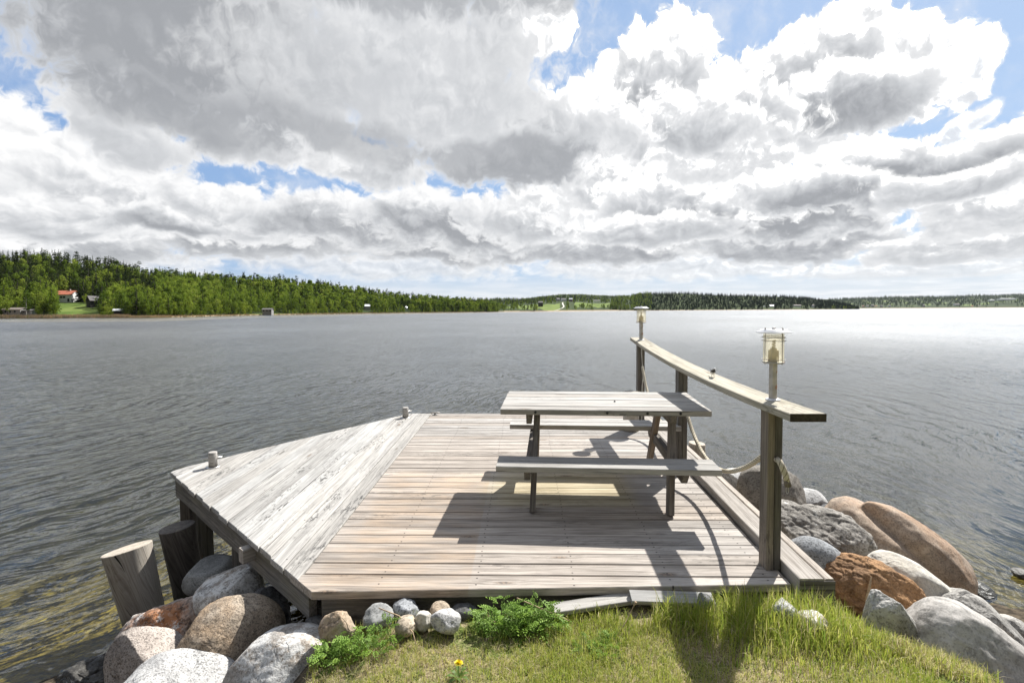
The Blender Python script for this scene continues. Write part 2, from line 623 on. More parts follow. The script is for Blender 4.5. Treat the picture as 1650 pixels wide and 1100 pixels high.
L0, L1 = 2.68, 6.85
MB().bar((1.494, L0, 1.07 - .0215), (1.515, L1, 1.137 - .0215), .188, .043, seg=24, ch=.004, pr=.4,
         path=lambda t: rail_z(L0 + (L1 - L0) * t) - (1.07 + (1.137 - 1.07) * t)).build('top_board', W_RAIL, rail)
MB().bar((1.494, L0 - .0015, 1.07 - .0215), (1.494, L0 + .0015, 1.07 - .0215), .1885, .0435, ch=.001).build('end_grain', W_ENDGRAIN, rail)
for py in (3.13, 4.93, 6.68):
    zt = rail_z(py) - .0435
    bb = MB()
    bb.bar((1.499, py, .001), (1.499, py, zt), .10, .044, up=(1, 0, 0), ch=.004)
    bb.bar((1.546, py + .001, .001), (1.546, py + .001, zt), .096, .044, up=(1, 0, 0), ch=.004)
    bb.build('post', W_POST, rail)

# lamps standing on the railing
def lamp(y, label):
    z = rail_z(y) + .001
    t = thing('post_lamp', label, 'lamp', (1.512, y, z), 0, DECK, 'lamps standing on the railing')
    MB().lathe([(.042, 0), (.042, .005), (.036, .009), (.027, .011)], 24).build('base_flange', M_CAP, t)
    MB().lathe([(.0255, .008), (.0255, .235)], 6, smooth=False).build('pole', M_POLE, t)
    bb = MB()
    for a in range(4):
        an = R(20 + 90 * a)
        bb.tube([(.066 * math.cos(an), .066 * math.sin(an), .222), (.066 * math.cos(an), .066 * math.sin(an), .415)], .0017, 6)
    for zz in (.250, .365, .385):
        bb.tube([(.066 * math.cos(k * math.pi / 14), .066 * math.sin(k * math.pi / 14), zz) for k in range(28)], .0018, 6, closed=True)
    bb.build('cage', M_DARKSTEEL, t)
    MB().lathe([(.062, .228), (.062, .236), (.05, .238)], 28).build('glass_holder', M_POLE, t)
    gl = MB().lathe([(.058, .238), (.058, .405)], 36, cap=False).build('glass', M_LGLASS, t)
    hb = MB()
    hb.lathe([(.030, .238), (.030, .302), (.026, .308)], 20)
    hb.lathe([(.018, .306), (.018, .318), (.010, .320)], 16)
    hb.tube([(.009 * math.cos(k * .8), .009 * math.sin(k * .8), .318 + k * .0021) for k in range(24)], .0035, 6)
    hb.build('bulb_holder', M_BULB, t)
    cp = MB().lathe([(.0, .4135), (.098, .4135), (.100, .416), (.098, .4185), (.078, .424), (.074, .432), (.0, .434)], 40, cap=False).build('cap', M_CAP, t)
    for a in range(4):
        an = R(20 + 90 * a)
        MB().lathe([(.005, .430), (.005, .438), (.0035, .441)], 8, (.066 * math.cos(an), .066 * math.sin(an), 0)).build('cap_screw', M_DARKSTEEL, cp)
    MB().lathe([(.012, .433), (.012, .441), (.009, .444)], 12).build('cap_knob', M_DARKSTEEL, cp)


lamp(3.10, 'round lantern on a rust spotted pole at the near end of the railing')
lamp(6.60, 'round lantern on a pole at the far end of the railing, beyond the picnic table')

# rope hung between the posts
def strands(r):
    return lambda a, s: r * (.80 + .26 * abs(math.cos(1.5 * (a - s * 62))))


def sag(p0, p1, low, n=70, skew=0.0):
    p0, p1 = Vector(p0), Vector(p1)
    pts = []
    for i in range(n + 1):
        t = i / n
        tt = t + skew * t * (1 - t)
        base = p0.lerp(p1, t)
        mid = (p0.z + p1.z) / 2
        base.z -= (mid - low) * 4 * tt * (1 - tt)
        pts.append(base)
    return pts


rp = thing('rope', 'thick cream twisted rope hanging in loops between the rail posts', 'rope', (0, 0, 0), 0, DECK)
b = MB()
pts = [(1.545, 6.735, .80), (1.535, 6.66, .81), (1.53, 6.60, .76)]
far = sag((1.53, 6.60, .76), (1.545, 5.0, .57), .27, 60, .15)
b.tube([Vector((1.57, 6.76, .80))] + far, .015, 12, rfun=strands(.0165))
near = sag((1.56, 4.86, .545), (1.51, 3.19, .69), .31, 60, .18)
b.tube(near, .015, 12, rfun=strands(.0165))
b.build('rope_span', M_ROPE, rp)
b = MB()
b.tube([(1.53, 3.082, .695), (1.535, 3.055, .690), (1.548, 3.040, .655), (1.563, 3.036, .62), (1.575, 3.036, .575)], .016, 12, rfun=strands(.0185))
te = b.build('rope_tail', M_ROPE, rp)
MB().tube([(1.573, 3.036, .582), (1.580, 3.036, .545)], .019, 14).build('end_sleeve', W_POST, te)
MB().tube([(1.580 + .008 * math.sin(k * .45) - .004, 3.036, .545 - .022 + .024 * math.cos(k * .45)) for k in range(14)], .0016, 5, closed=True).build('wire_loop', M_STEEL, te)

cd = MB()
cd.tube([(1.523, 6.612, rail_z(6.6) - .046), (1.520, 6.600, .95), (1.524, 6.598, .86), (1.532, 6.588, .74), (1.535, 6.58, .62), (1.529, 6.605, .52), (1.527, 6.61, .25), (1.527, 6.61, .02)], .0055, 6)
cab = cd.build('cord', M_CORD, None, DECK)
tag(cab, 'thin white cord running down the far rail post from under the lamp', 'cord')

# log bollard on the deck near the far post
bo = thing('log_bollard', 'short log bollard with a flat leaning stone cap behind the picnic table', 'bollard', (1.33, 6.35, 0.0), 0, DECK)
MB().lathe([(.10, 0), (.098, .2), (.10, .44)], 18).build('log', W_LOG, bo)
bb = MB()
bb.lathe([(.09, .442), (.135, .45), (.145, .468), (.12, .485), (.05, .495)], 11, M=Matrix.Rotation(R(4), 4, 'Y'))
bb.build('cap', W_LOG, bo)

# ------------------------------------------------------------------ picnic table
YAW = R(-2.926)
tb = thing('picnic_table', 'weathered grey picnic table with fixed benches in the middle of the deck', 'picnic table', (.6595, 4.4515, .002), YAW, DECK)
TL, TW, TZ = 1.6885, .8009, .7768
b = MB()
nb = 6
bw = TW / nb
for i in range(nb):
    yy = -TW / 2 + bw * (i + .5)
    dx = random.uniform(-.004, .004)
    b.bar((-TL / 2 + dx, yy, TZ - .0225), (TL / 2 + dx, yy, TZ - .0225 + random.uniform(-.002, .002)), bw - random.uniform(.005, .010), .045, ch=.004, seg=4, bow=random.uniform(-.002, .002))
b.build('tabletop', W_TABLE, tb)
LB = 1.6536
for (y0, z, dx) in ((-.7617, .4251, -.020), (.4256, .4375, -.011)):
    b = MB()
    for k in range(2):
        b.bar((dx - LB / 2 + random.uniform(-.003, .003), y0 + .0625 + k * .1285, z - .0225), (dx + LB / 2, y0 + .0625 + k * .1285, z - .0225), .123, .045, ch=.004, seg=4)
    b.build('bench_seat', W_TABLE, tb)
for xx, s in ((-.582, -1), (.480, 1)):
    for sy in (-1, 1):
        MB().bar((xx + (.055 if s > 0 and sy > 0 else 0), sy * .575, .0), (xx + (.09 if s > 0 else .03), sy * .235, TZ - .046), .045, .095, up=(0, 1, 0), ch=.004, pr=random.uniform(.2, .6)).build('leg', W_LEG, tb)
    xo = xx + s * .0465 + (.035 if s > 0 else .012)
    MB().bar((xo, -.735, .335), (xo, .675, .335), .045, .092, ch=.004, cut0=.07, cut1=.07).build('seat_beam', W_LEG, tb)
    MB().bar((xo, -.36, TZ - .046 - .048), (xo, .36, TZ - .046 - .048), .045, .095, ch=.004, cut0=.05, cut1=.05).build('top_beam', W_LEG, tb)
for bx in (-.56, .02, .34, .60):
    MB().lathe([(.011, 0), (.011, .003), (.006, .006)], 10, M=Matrix.Rotation(R(90), 4, 'X')).build('bolt', M_BLACK, tb, Matrix.Translation((bx, -TW / 2 + .003, TZ - .023)))
MB().lathe([(.008, 0), (.009, .005), (.004, .009)], 8).build('knob', M_BLACK, tb, Matrix.Translation((.12, -.07, TZ + .0015)))

# ------------------------------------------------------------------ wagtail
def bird():
    secs = [  # y (along), z, rx, rz
        (-.047, .073, .0012, .0012), (-.041, .0735, .0028, .0028), (-.036, .075, .0085, .009), (-.027, .076, .0128, .0125),
        (-.018, .073, .0135, .0135), (-.010, .062, .0155, .017), (.000, .050, .0195, .0215), (.012, .042, .0215, .021), (.026, .039, .0175, .016),
        (.040, .040, .010, .009), (.052, .041, .0062, .0045), (.080, .044, .006, .0022), (.115, .048, .0068, .0016)]
    n = 18
    vs, fs, cs = [], [], []
    for i, (y, z, rx, rz) in enumerate(secs):
        for k in range(n):
            a = 2 * math.pi * k / n
            vs.append((rx * math.cos(a), y, z + rz * math.sin(a)))
            up = math.sin(a)
            if i <= 1:
                c = (.02, .02, .02)
            elif i <= 4:
                c = (.03, .03, .035) if (up > .75 and i >= 3) else ((.02, .02, .022) if up < -.45 else (.85, .85, .85))
            elif i <= 6:
                c = (.02, .02, .022) if up < .35 and i == 5 else ((.018, .018, .02) if (up < .1 and i == 6 and up > -.55) else ((.3, .31, .33) if up > .1 else (.82, .82, .8)))
            elif i <= 9:
                c = (.3, .31, .33) if up > .35 else ((.1, .1, .11) if up > -.05 else (.8, .8, .77))
            else:
                c = (.03, .03, .035) if abs(math.cos(a)) < .8 else (.8, .8, .8)
            cs.append(c)
    for i in range(len(secs) - 1):
        for k in range(n):
            k2 = (k + 1) % n
            fs.append((i * n + k, i * n + k2, (i + 1) * n + k2, (i + 1) * n + k))
    fs.append(tuple(range(n)))
    fs.append(tuple((len(secs) - 1) * n + k for k in range(n - 1, -1, -1)))
    for s in (-1, 1):
        def leg(path, r):
            for (p, q) in zip(path[:-1], path[1:]):
                p, q = Vector(p), Vector(q)
                d = (q - p).normalized()
                e1 = d.orthogonal().normalized()
                e2 = d.cross(e1)
                bidx = len(vs)
                for pp in (p, q):
                    for k in range(5):
                        a = 2 * math.pi * k / 5
                        vs.append(tuple(pp + (e1 * math.cos(a) + e2 * math.sin(a)) * r))
                        cs.append((.03, .025, .02))
                for k in range(5):
                    fs.append((bidx + k, bidx + (k + 1) % 5, bidx + 5 + (k + 1) % 5, bidx + 5 + k))
        leg([(s * .008, .008, .030), (s * .009, .013, .016), (s * .009, .006, .001)], .0013)
        for dx, dy in ((-.005, -.010), (0, -.012), (.005, -.010), (0, .008)):
            leg([(s * .009, .006, .0015), (s * .009 + dx, .006 + dy, .001)], .0009)
    # eyes
    for s in (-1, 1):
        b0 = len(vs)
        for k in range(6):
            a = math.pi * k / 3
            vs.append((s * .0125, -.029 + .002 * math.cos(a), .0785 + .002 * math.sin(a)))
            cs.append((.01, .01, .01))
        vs.append((s * .0145, -.029, .0785))
        cs.append((.01, .01, .01))
        for k in range(6):
            fs.append((b0 + k, b0 + (k + 1) % 6, b0 + 6))
    me = bpy.data.meshes.new('small_bird')
    me.from_pydata(vs, [], fs)
    me.attributes.new('plume', 'FLOAT_VECTOR', 'POINT').data.foreach_set('vector', np.array(cs, np.float32).ravel())
    me.polygons.foreach_set('use_smooth', [True] * len(me.polygons))
    m, g, out = new_mat('wagtail plumage')
    bsdf(g, out, g.attr('plume', 'Color'), .8, bump=g.noise(g.node('ShaderNodeTexCoord').outputs['Object'], 300, 3), bstr=.2, bdist=.002)
    M = DECK @ Matrix.Translation((1.505, 4.06, rail_z(4.06) + .0005)) @ Matrix.Rotation(R(-8), 4, 'Z') @ Matrix.Scale(.95, 4)
    o = obj('bird', me, m, None, M)
    tag(o, 'small black bibbed white bird standing on the rail board, facing the grass', 'bird')


bird()

# ------------------------------------------------------------------ near shore: ground, lake bed, water
def sm(t):
    t = np.clip(t, 0, 1)
    return t * t * (3 - 2 * t)


_YPX = [-60, -12, -6, -3.2, -1.7, -1.05, 1.70, 1.84, 2.0, 2.7, 4, 7, 14, 60]
_YPV = [-12, -6, -2, .6, 1.9, 2.72, 2.95, 2.50, 2.15, 1.3, .6, -1, -3.5, -14]
_YSX = [-60, -12, -6, -3.7, -2.6, -1, 1, 2.6, 4.2, 5.2, 7, 14, 60]
_YSV = [-8, -3, 1.4, 3.35, 4.05, 4.3, 4.6, 5.0, 4.55, 3.6, 2.0, 0, -9]


def fbm2(x, y, s, seed=0.0):
    """cheap smooth value noise, numpy"""
    tot = np.zeros(np.shape(x))
    amp, fr = 1.0, s
    r = np.random.default_rng(int(seed * 10) + 5)
    for o in range(4):
        for k in range(3):
            a = r.uniform(0, math.tau)
            ph = r.uniform(0, math.tau)
            tot = tot + amp / 3 * np.sin((np.cos(a) * x + np.sin(a) * y) * fr + ph + 1.3 * np.sin((np.sin(a) * x - np.cos(a) * y) * fr * .7 + ph * 2))
        amp *= .5
        fr *= 2.1
    return tot


def ground_h(x, y):
    x, y = np.asarray(x, float), np.asarray(y, float)
    yp = np.interp(x, _YPX, _YPV)
    ys = np.interp(x, _YSX, _YSV)
    s = (y - yp) / np.maximum(ys - yp, .3)
    land = .915 + .035 * np.clip((x - .2) / 1.4, 0, 1) + .03 * np.maximum(2.4 - y, 0) * (y > -40) + .018 * fbm2(x, y, 2.2, 1)
    land = land - (.09 * sm((-.55 - x) / .5) + .30 * sm((-.98 - x) / .40)) * sm((y - .8) / 1.0)
    bank = land * (1 - sm(s)) + .06 * fbm2(x, y, 2.5, 2) * sm(s * 3) * (s < 1.5)
    d = np.maximum(y - ys, 0)
    bed = -np.interp(d, [0, .5, 1.5, 4, 9, 25, 200], [0, .16, .34, .75, 1.5, 3.2, 5.0]) + .03 * fbm2(x, y, 2.0, 3)
    return np.where(s < 1, bank, bed)


def axis_pts(lo, hi, fine0, fine1, step, far):
    a = list(np.arange(fine0, fine1 + step / 2, step))
    st = step
    p = a[-1]
    while p < hi:
        st *= 1.28
        p = min(p + st, hi)
        a.append(p)
    st = step
    p = a[0]
    while p > lo:
        st *= 1.28
        p = max(p - st, lo)
        a.insert(0, p)
    return np.array(a)


gx = axis_pts(-7000, 7000, -5.5, 6.5, .07, 0)
gy = axis_pts(-400, 8000, -1.0, 7.0, .07, 0)
GX, GY = np.meshgrid(gx, gy)
GZ = ground_h(GX, GY)
nx_, ny_ = len(gx), len(gy)
idx = np.arange(nx_ * ny_).reshape(ny_, nx_)
q = np.stack([idx[:-1, :-1], idx[:-1, 1:], idx[1:, 1:], idx[1:, :-1]], -1).reshape(-1, 4)


def ground_mat():
    m, g, out = new_mat('shore soil and lake bed')
    pos = g.node('ShaderNodeNewGeometry').outputs['Position']
    z = g.sep(pos)[2]
    n1 = g.noise(pos, 1.7, 5, .6)
    n2 = g.noise(pos, 14, 5, .65)
    n3 = g.noise(pos, 90, 3, .6)
    thatch = g.mix(g.mr(n3, .3, .7), (.10, .075, .045), (.42, .34, .22))
    moss = g.mix(g.mr(n3, .3, .7), (.04, .06, .012), (.16, .2, .05))
    top = g.mix(g.mr(g.m('ADD', g.m('MULTIPLY', n1, .5), g.m('MULTIPLY', n2, .5)), .42, .58), thatch, moss)
    soil = g.mix(g.mr(n2, .35, .65), (.035, .028, .02), (.12, .095, .065))
    c = g.mix(g.mr(g.m('ADD', z, g.m('MULTIPLY', g.m('SUBTRACT', n2, .5), .12)), .80, .88), soil, top)
    weed = g.mix(g.mr(n2, .35, .65), (.08, .066, .02), (.27, .21, .065))
    vv = g.vm('MULTIPLY', pos, (1, .35, 1))
    leaf = g.mr(g.voro(g.vm('ADD', g.vm('MULTIPLY', vv, (14, 14, 14)), g.vm('SCALE', g.noise(pos, 3, 2, color=True), 2.5)), 1), .16, .3, 1, 0)
    weed = g.mix(g.m('MULTIPLY', leaf, g.mr(n1, .35, .6)), weed, (.42, .34, .07))
    big = g.voro(g.vm('ADD', g.vm('SCALE', pos, 3.2), g.vm('SCALE', g.noise(pos, 4, 2, color=True), 1.2)), 1)
    weed = g.mix(g.mr(big, .12, .4, .6, 0), weed, (.035, .032, .022))
    c = g.mix(g.mr(z, -.05, .03), weed, c)
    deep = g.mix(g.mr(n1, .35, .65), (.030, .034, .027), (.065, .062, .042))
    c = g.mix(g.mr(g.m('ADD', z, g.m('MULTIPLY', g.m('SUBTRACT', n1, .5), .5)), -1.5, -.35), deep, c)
    bsdf(g, out, c, .95, bump=n2, bstr=.5, bdist=.03, spec=.1)
    return m


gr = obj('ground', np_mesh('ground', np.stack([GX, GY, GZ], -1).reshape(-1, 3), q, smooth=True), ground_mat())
tag(gr, kind='structure')


def water_mat():
    m, g, out = new_mat('lake water')
    pos = g.node('ShaderNodeNewGeometry').outputs['Position']
    flat = g.vm('MULTIPLY', pos, (1, 1, 0))
    # slow warp so that crests are not straight, and calm / ruffled patches
    wx = g.noise(flat, .11, 2, .5, color=True)
    warp = g.vm('SCALE', g.vm('SUBTRACT', wx, (.5, .5, .5)), 5.5)
    base = g.vm('ADD', flat, warp)
    wx2 = g.noise(flat, .9, 2, .5, color=True)
    base = g.vm('ADD', base, g.vm('SCALE', g.vm('SUBTRACT', wx2, (.5, .5, .5)), .55))
    dist = g.vm('LENGTH', flat)
    ruff = g.mr(g.noise(g.vm('MULTIPLY', flat, (.6, .4, 1)), .05, 9, .72), .30, .70, .55, 1.9, False)
    # the lee of the deck and boulders on the right is calmer
    x, y, _ = g.sep(flat)
    lee = g.vm('LENGTH', g.vm('MULTIPLY', g.vm('SUBTRACT', flat, (7.2, 5.0, 0)), (.30, .26, 0)))
    calm = g.mr(lee, .4, 1.6, .30, 1.0)
    amp = g.m('MULTIPLY', g.m('MULTIPLY', ruff, calm), g.mr(dist, 10, 60, .78, .82))

    def height(off):
        p = g.vm('ADD', base, off)
        a = g.noise(g.vm('MULTIPLY', p, (2.6, .62, 1)), 1.0, 1, .5, dims='2D')
        r = g.node('ShaderNodeVectorRotate', {'Vector': p, 'Angle': .42}, rotation_type='Z_AXIS').outputs[0]
        b = g.noise(g.vm('MULTIPLY', r, (6.5, 2.1, 1)), 1.0, 2, .55, dims='2D')
        c = g.noise(g.vm('MULTIPLY', p, (17, 9, 1)), 1.0, 3, .55, dims='2D')
        return g.m('ADD', g.m('MULTIPLY', a, .085), g.m('ADD', g.m('MULTIPLY', b, .046), g.m('MULTIPLY', c, .010)))

    e = .012
    h0 = height((0, 0, 0))
    hx = height((e, 0, 0))
    hy = height((0, e, 0))
    sx = g.m('MULTIPLY', g.m('DIVIDE', g.m('SUBTRACT', h0, hx), e), amp)
    sy = g.m('MULTIPLY', g.m('DIVIDE', g.m('SUBTRACT', h0, hy), e), amp)
    # wavelets of every size from hand-wide to boat-wide keep the far water ruffled too
    big = g.sep(g.noise(g.vm('MULTIPLY', base, (.16, .07, 1)), 1.0, 8, .80, color=True, dims='2D'))
    sy = g.m('ADD', sy, g.m('MULTIPLY', g.m('MULTIPLY', g.m('SUBTRACT', big[1], .5), .28), calm))
    sx = g.m('ADD', sx, g.m('MULTIPLY', g.m('MULTIPLY', g.m('SUBTRACT', big[0], .5), .30), calm))
    nrm = g.vm('NORMALIZE', g.xyz(sx, sy, 1.0))
    # wave faces turned away from the eye hide behind the next crest: fold them back so that none reflects into the lake
    inc = g.node('ShaderNodeNewGeometry').outputs['Incoming']
    lim = g.m('ADD', g.m('MULTIPLY', g.sep(inc)[2], .55), .015)
    kf = g.m('MULTIPLY', g.m('MAXIMUM', g.m('SUBTRACT', lim, g.vm('DOT_PRODUCT', nrm, inc)), 0.0), g.m('MULTIPLY', g.m('GREATER_THAN', g.sep(inc)[2], 0.0), 2.0))
    nrm = g.vm('NORMALIZE', g.vm('ADD', nrm, g.vm('SCALE', inc, kf)))
    fr = g.node('ShaderNodeFresnel', {'IOR': 1.44, 'Normal': nrm}).outputs[0]
    gl = g.node('ShaderNodeBsdfGlossy', {'Color': (.97, .985, 1, 1), 'Roughness': g.mr(dist, 5, 60, .08, .20), 'Normal': nrm})
    tr = g.node('ShaderNodeBsdfTransparent', {'Color': (.80, .80, .66, 1)})
    mx = g.node('ShaderNodeMixShader', {0: fr})
    g.nt.links.new(tr.outputs[0], mx.inputs[1])
    g.nt.links.new(gl.outputs[0], mx.inputs[2])
    g.nt.links.new(mx.outputs[0], out.inputs[0])
    return m


S = 9000.0
wt = obj('water', np_mesh('water', [(-S, -500, 0), (S, -500, 0), (S, S, 0), (-S, S, 0)], [(0, 1, 2, 3)]), water_mat())
tag(wt, kind='structure')


# ------------------------------------------------------------------ boulders
def rock_mat(name, c1, c2, speck=.5, sscale=95, lichen=0.0, warm=None, warm_amt=0.0, rough=.9, bumpy=.5, dark=.0, lich_col=(.72, .71, .68)):
    m, g, out = new_mat(name + ' granite')
    oc = g.node('ShaderNodeTexCoord').outputs['Object']
    rnd = g.node('ShaderNodeObjectInfo').outputs['Random']
    P = g.vm('ADD', oc, g.xyz(g.m('MULTIPLY', rnd, 31.0), g.m('MULTIPLY', rnd, 17.0), 0.0))
    big = g.noise(P, 3.2, 5, .6, .4)
    mid = g.noise(P, 13, 6, .65)
    fine = g.noise(P, 70, 4, .7)
    c = g.mix(g.mr(g.m('ADD', g.m('MULTIPLY', big, .55), g.m('MULTIPLY', mid, .45)), .36, .64), c1, c2)
    if warm:
        c = g.mix(g.m('MULTIPLY', g.mr(g.noise(P, 2.3, 4, .6, .6), .42, .62), warm_amt), c, warm)
    cell = g.sep(g.voro(P, sscale, out='Color'))[0]
    c = g.mix(g.m('MULTIPLY', g.mr(cell, .70, .78), speck), c, tuple(x * .28 for x in c1))
    c = g.mix(g.m('MULTIPLY', g.mr(cell, .0, .24, 1, 0), speck * .55), c, tuple(min(.85, x * 1.5) for x in c2))
    c = g.mix(g.mr(fine, .55, .75, 0, .4 * speck + .15), c, tuple(x * .4 for x in c1))
    if lichen:
        l1 = g.noise(P, 6.5, 6, .72, .5)
        l2 = g.mr(g.m('ADD', g.m('MULTIPLY', l1, .7), g.m('MULTIPLY', fine, .3)), .58 - .13 * lichen, .66 - .11 * lichen)
        c = g.mix(g.m('MULTIPLY', l2, .9), c, lich_col)
        l3 = g.mr(g.noise(P, 9, 5, .7), .60, .68)
        c = g.mix(g.m('MULTIPLY', l3, .75), c, (.045, .043, .04))
    if dark:
        c = g.mix(g.m('MULTIPLY', g.mr(g.noise(P, 4.2, 5, .65, .8), .48, .6), dark), c, (.035, .033, .03))
    ridge = g.m('ABSOLUTE', g.m('SUBTRACT', g.noise(P, 2.1, 5, .55, .7), .5))
    crack = g.m('MULTIPLY', g.mr(ridge, .002, .012, 1.0, 0.0), g.mr(g.noise(P, 3.1, 2), .52, .6))
    c = g.mix(g.m('MULTIPLY', crack, .32), c, (.03, .027, .024))
    hgt = g.m('SUBTRACT', g.m('ADD', g.m('MULTIPLY', mid, .6), g.m('MULTIPLY', fine, .5)), g.m('MULTIPLY', crack, .35))
    zz = g.sep(g.node('ShaderNodeNewGeometry').outputs['Position'])[2]
    wet = g.mr(g.m('ADD', zz, g.m('MULTIPLY', g.m('SUBTRACT', mid, .5), .12)), .07, .14, 1.0, 0.0)
    c = g.mix(g.m('MULTIPLY', wet, .75), c, g.mix(mid, (.02, .02, .015), (.07, .06, .04)))
    rough = g.m('SUBTRACT', rough, g.m('MULTIPLY', wet, rough * .55))
    bsdf(g, out, c, rough, bump=hgt, bstr=bumpy, bdist=.02, spec=.25)
    return m


RM = {
    'lichen': rock_mat('lichen pale', (.24, .225, .21), (.44, .42, .39), .45, 160, lichen=.95, warm=(.42, .28, .15), warm_amt=.35),
    'white': rock_mat('whitish', (.36, .35, .34), (.58, .57, .55), .55, 170, lichen=.3),
    'pink': rock_mat('pinkish grey', (.33, .285, .25), (.53, .47, .42), .6, 150, dark=.25, bumpy=.7),
    'brown': rock_mat('brown speckled', (.24, .195, .15), (.46, .385, .30), .55, 150, warm=(.48, .31, .17), warm_amt=.5, bumpy=.7),
    'orange': rock_mat('orange broken', (.28, .235, .20), (.48, .42, .37), .5, 70, lichen=.35, warm=(.42, .195, .095), warm_amt=1.0, bumpy=.8),
    'grey': rock_mat('mid grey', (.22, .22, .21), (.36, .36, .345), .35, 120, bumpy=.25),
    'dark': rock_mat('dark', (.09, .09, .09), (.2, .2, .2), .4, 100),
    'wet': rock_mat('wet dark', (.035, .032, .028), (.11, .105, .095), .3, 90, rough=.45, lichen=.12),
    'tan': rock_mat('tan', (.33, .27, .20), (.52, .44, .34), .4, 90, warm=(.45, .28, .15), warm_amt=.4),
    'bluegrey': rock_mat('bluish grey', (.255, .265, .275), (.42, .43, .44), .6, 120, dark=.25, bumpy=.3),
    'cream': rock_mat('cream', (.46, .43, .38), (.68, .65, .58), .2, 100, dark=.2, warm=(.55, .45, .3), warm_amt=.3, bumpy=.4),
    'brownDark': rock_mat('dark brown', (.15, .135, .115), (.28, .255, .22), .4, 100, bumpy=.4),
    'greybrown': rock_mat('grey brown', (.20, .185, .165), (.37, .345, .31), .45, 95, lichen=.12, dark=.3),
    'orangeSmooth': rock_mat('orange tan', (.29, .22, .165), (.47, .375, .29), .35, 130, warm=(.43, .27, .16), warm_amt=.55, dark=.2),
    'rust': rock_mat('rust', (.25, .145, .08), (.42, .255, .145), .3, 110, warm=(.44, .25, .115), warm_amt=.6, bumpy=.9, dark=.3),
    'greypale': rock_mat('pale grey', (.33, .315, .29), (.54, .52, .48), .45, 100, dark=.35, lichen=.2, bumpy=.6),
    'smoothgrey': rock_mat('smooth grey', (.33, .31, .285), (.50, .475, .44), .25, 120, dark=.35, bumpy=.2),
}

import bmesh
_ICO = {}


def ico(sub):
    if sub not in _ICO:
        bm = bmesh.new()
        bmesh.ops.create_icosphere(bm, subdivisions=sub, radius=1)
        bm.verts.ensure_lookup_table()
        v = np.array([t.co for t in bm.verts])
        f = np.array([[l.index for l in t.verts] for t in bm.faces], np.int32)
        bm.free()
        _ICO[sub] = (v, f)
    return _ICO[sub]


def rock_mesh(r, tilt, seed, cuts, mat):
    big = max(r) > .13
    v, f = ico(6 if max(r) > .2 else (5 if big else 4))
    v = v.copy()
    rg = np.random.default_rng(seed)
    smooth = mat in ('grey', 'smoothgrey', 'bluegrey', 'cream', 'orangeSmooth', 'lichen', 'white', 'brown', 'pink', 'tan', 'brownDark', 'greypale') and max(r) > .1
    # superellipsoid-ish swell
    n = v / np.linalg.norm(v, axis=1, keepdims=True)
    pw = rg.uniform(2.05, 2.4)
    k = (np.abs(n) ** pw).sum(1) ** (-1 / pw)
    v = n * k[:, None]
    off = rg.uniform(-50, 50, 3)
    low = np.array([mnoise.noise(Vector(p * .9 + off)) for p in n])
    v *= (1 + (.13 if smooth else .2) * low)[:, None]
    # broken facets
    for _ in range(cuts):
        d = rg.normal(size=3)
        d[2] = abs(d[2]) * .8 + .05
        d[1] -= .2
        d /= np.linalg.norm(d)
        h = rg.uniform(.66, .92)
        over = v @ d - h
        over = np.maximum(over, 0)
        v -= np.outer(over * (.8 if smooth else .96), d)
    if mat == 'orangeSmooth':            # a long hollow splits it into two lobes
        gq = v[:, 2] * .92 - v[:, 1] * .35 - .42 + .22 * v[:, 0] + .10 * np.sin(v[:, 0] * 4)
        w = np.exp(-(gq / .11) ** 2) * np.clip((.55 - v[:, 0]) * 1.3, 0, 1)
        v -= n * (w * .15)[:, None]
    if seed == 50:                        # wedge
        s = np.clip(1 - .45 * np.clip(v[:, 2], 0, 2), .35, 1)
        v[:, 0] *= s
    nr = n
    am = (.028 if smooth else .07)
    m1 = np.array([mnoise.fractal(Vector(p * 2.6 + off), .9, 2.1, 4) for p in v])
    m2 = np.array([mnoise.fractal(Vector(p * 9 - off), .8, 2.1, 3) for p in v])
    v += nr * (am * m1 + (.007 if smooth else .02) * m2)[:, None]
    if not smooth:                        # small ledges
        rid = np.array([abs(mnoise.noise(Vector(p * 3.3 + off * 2))) for p in v])
        v -= nr * (.05 * np.exp(-(rid / .05) ** 2))[:, None]
    v = v * np.array(r)
    # the unseen underside reaches further down so that it rests in the bank
    lowz = v[:, 2] < 0
    v[lowz, 2] *= 1.25
    a = R(-tilt)
    c, s = math.cos(a), math.sin(a)
    x, z = v[:, 0] * c + v[:, 2] * s, -v[:, 0] * s + v[:, 2] * c
    v[:, 0], v[:, 2] = x, z
    return np_mesh('rock', v, None, f, smooth=True)


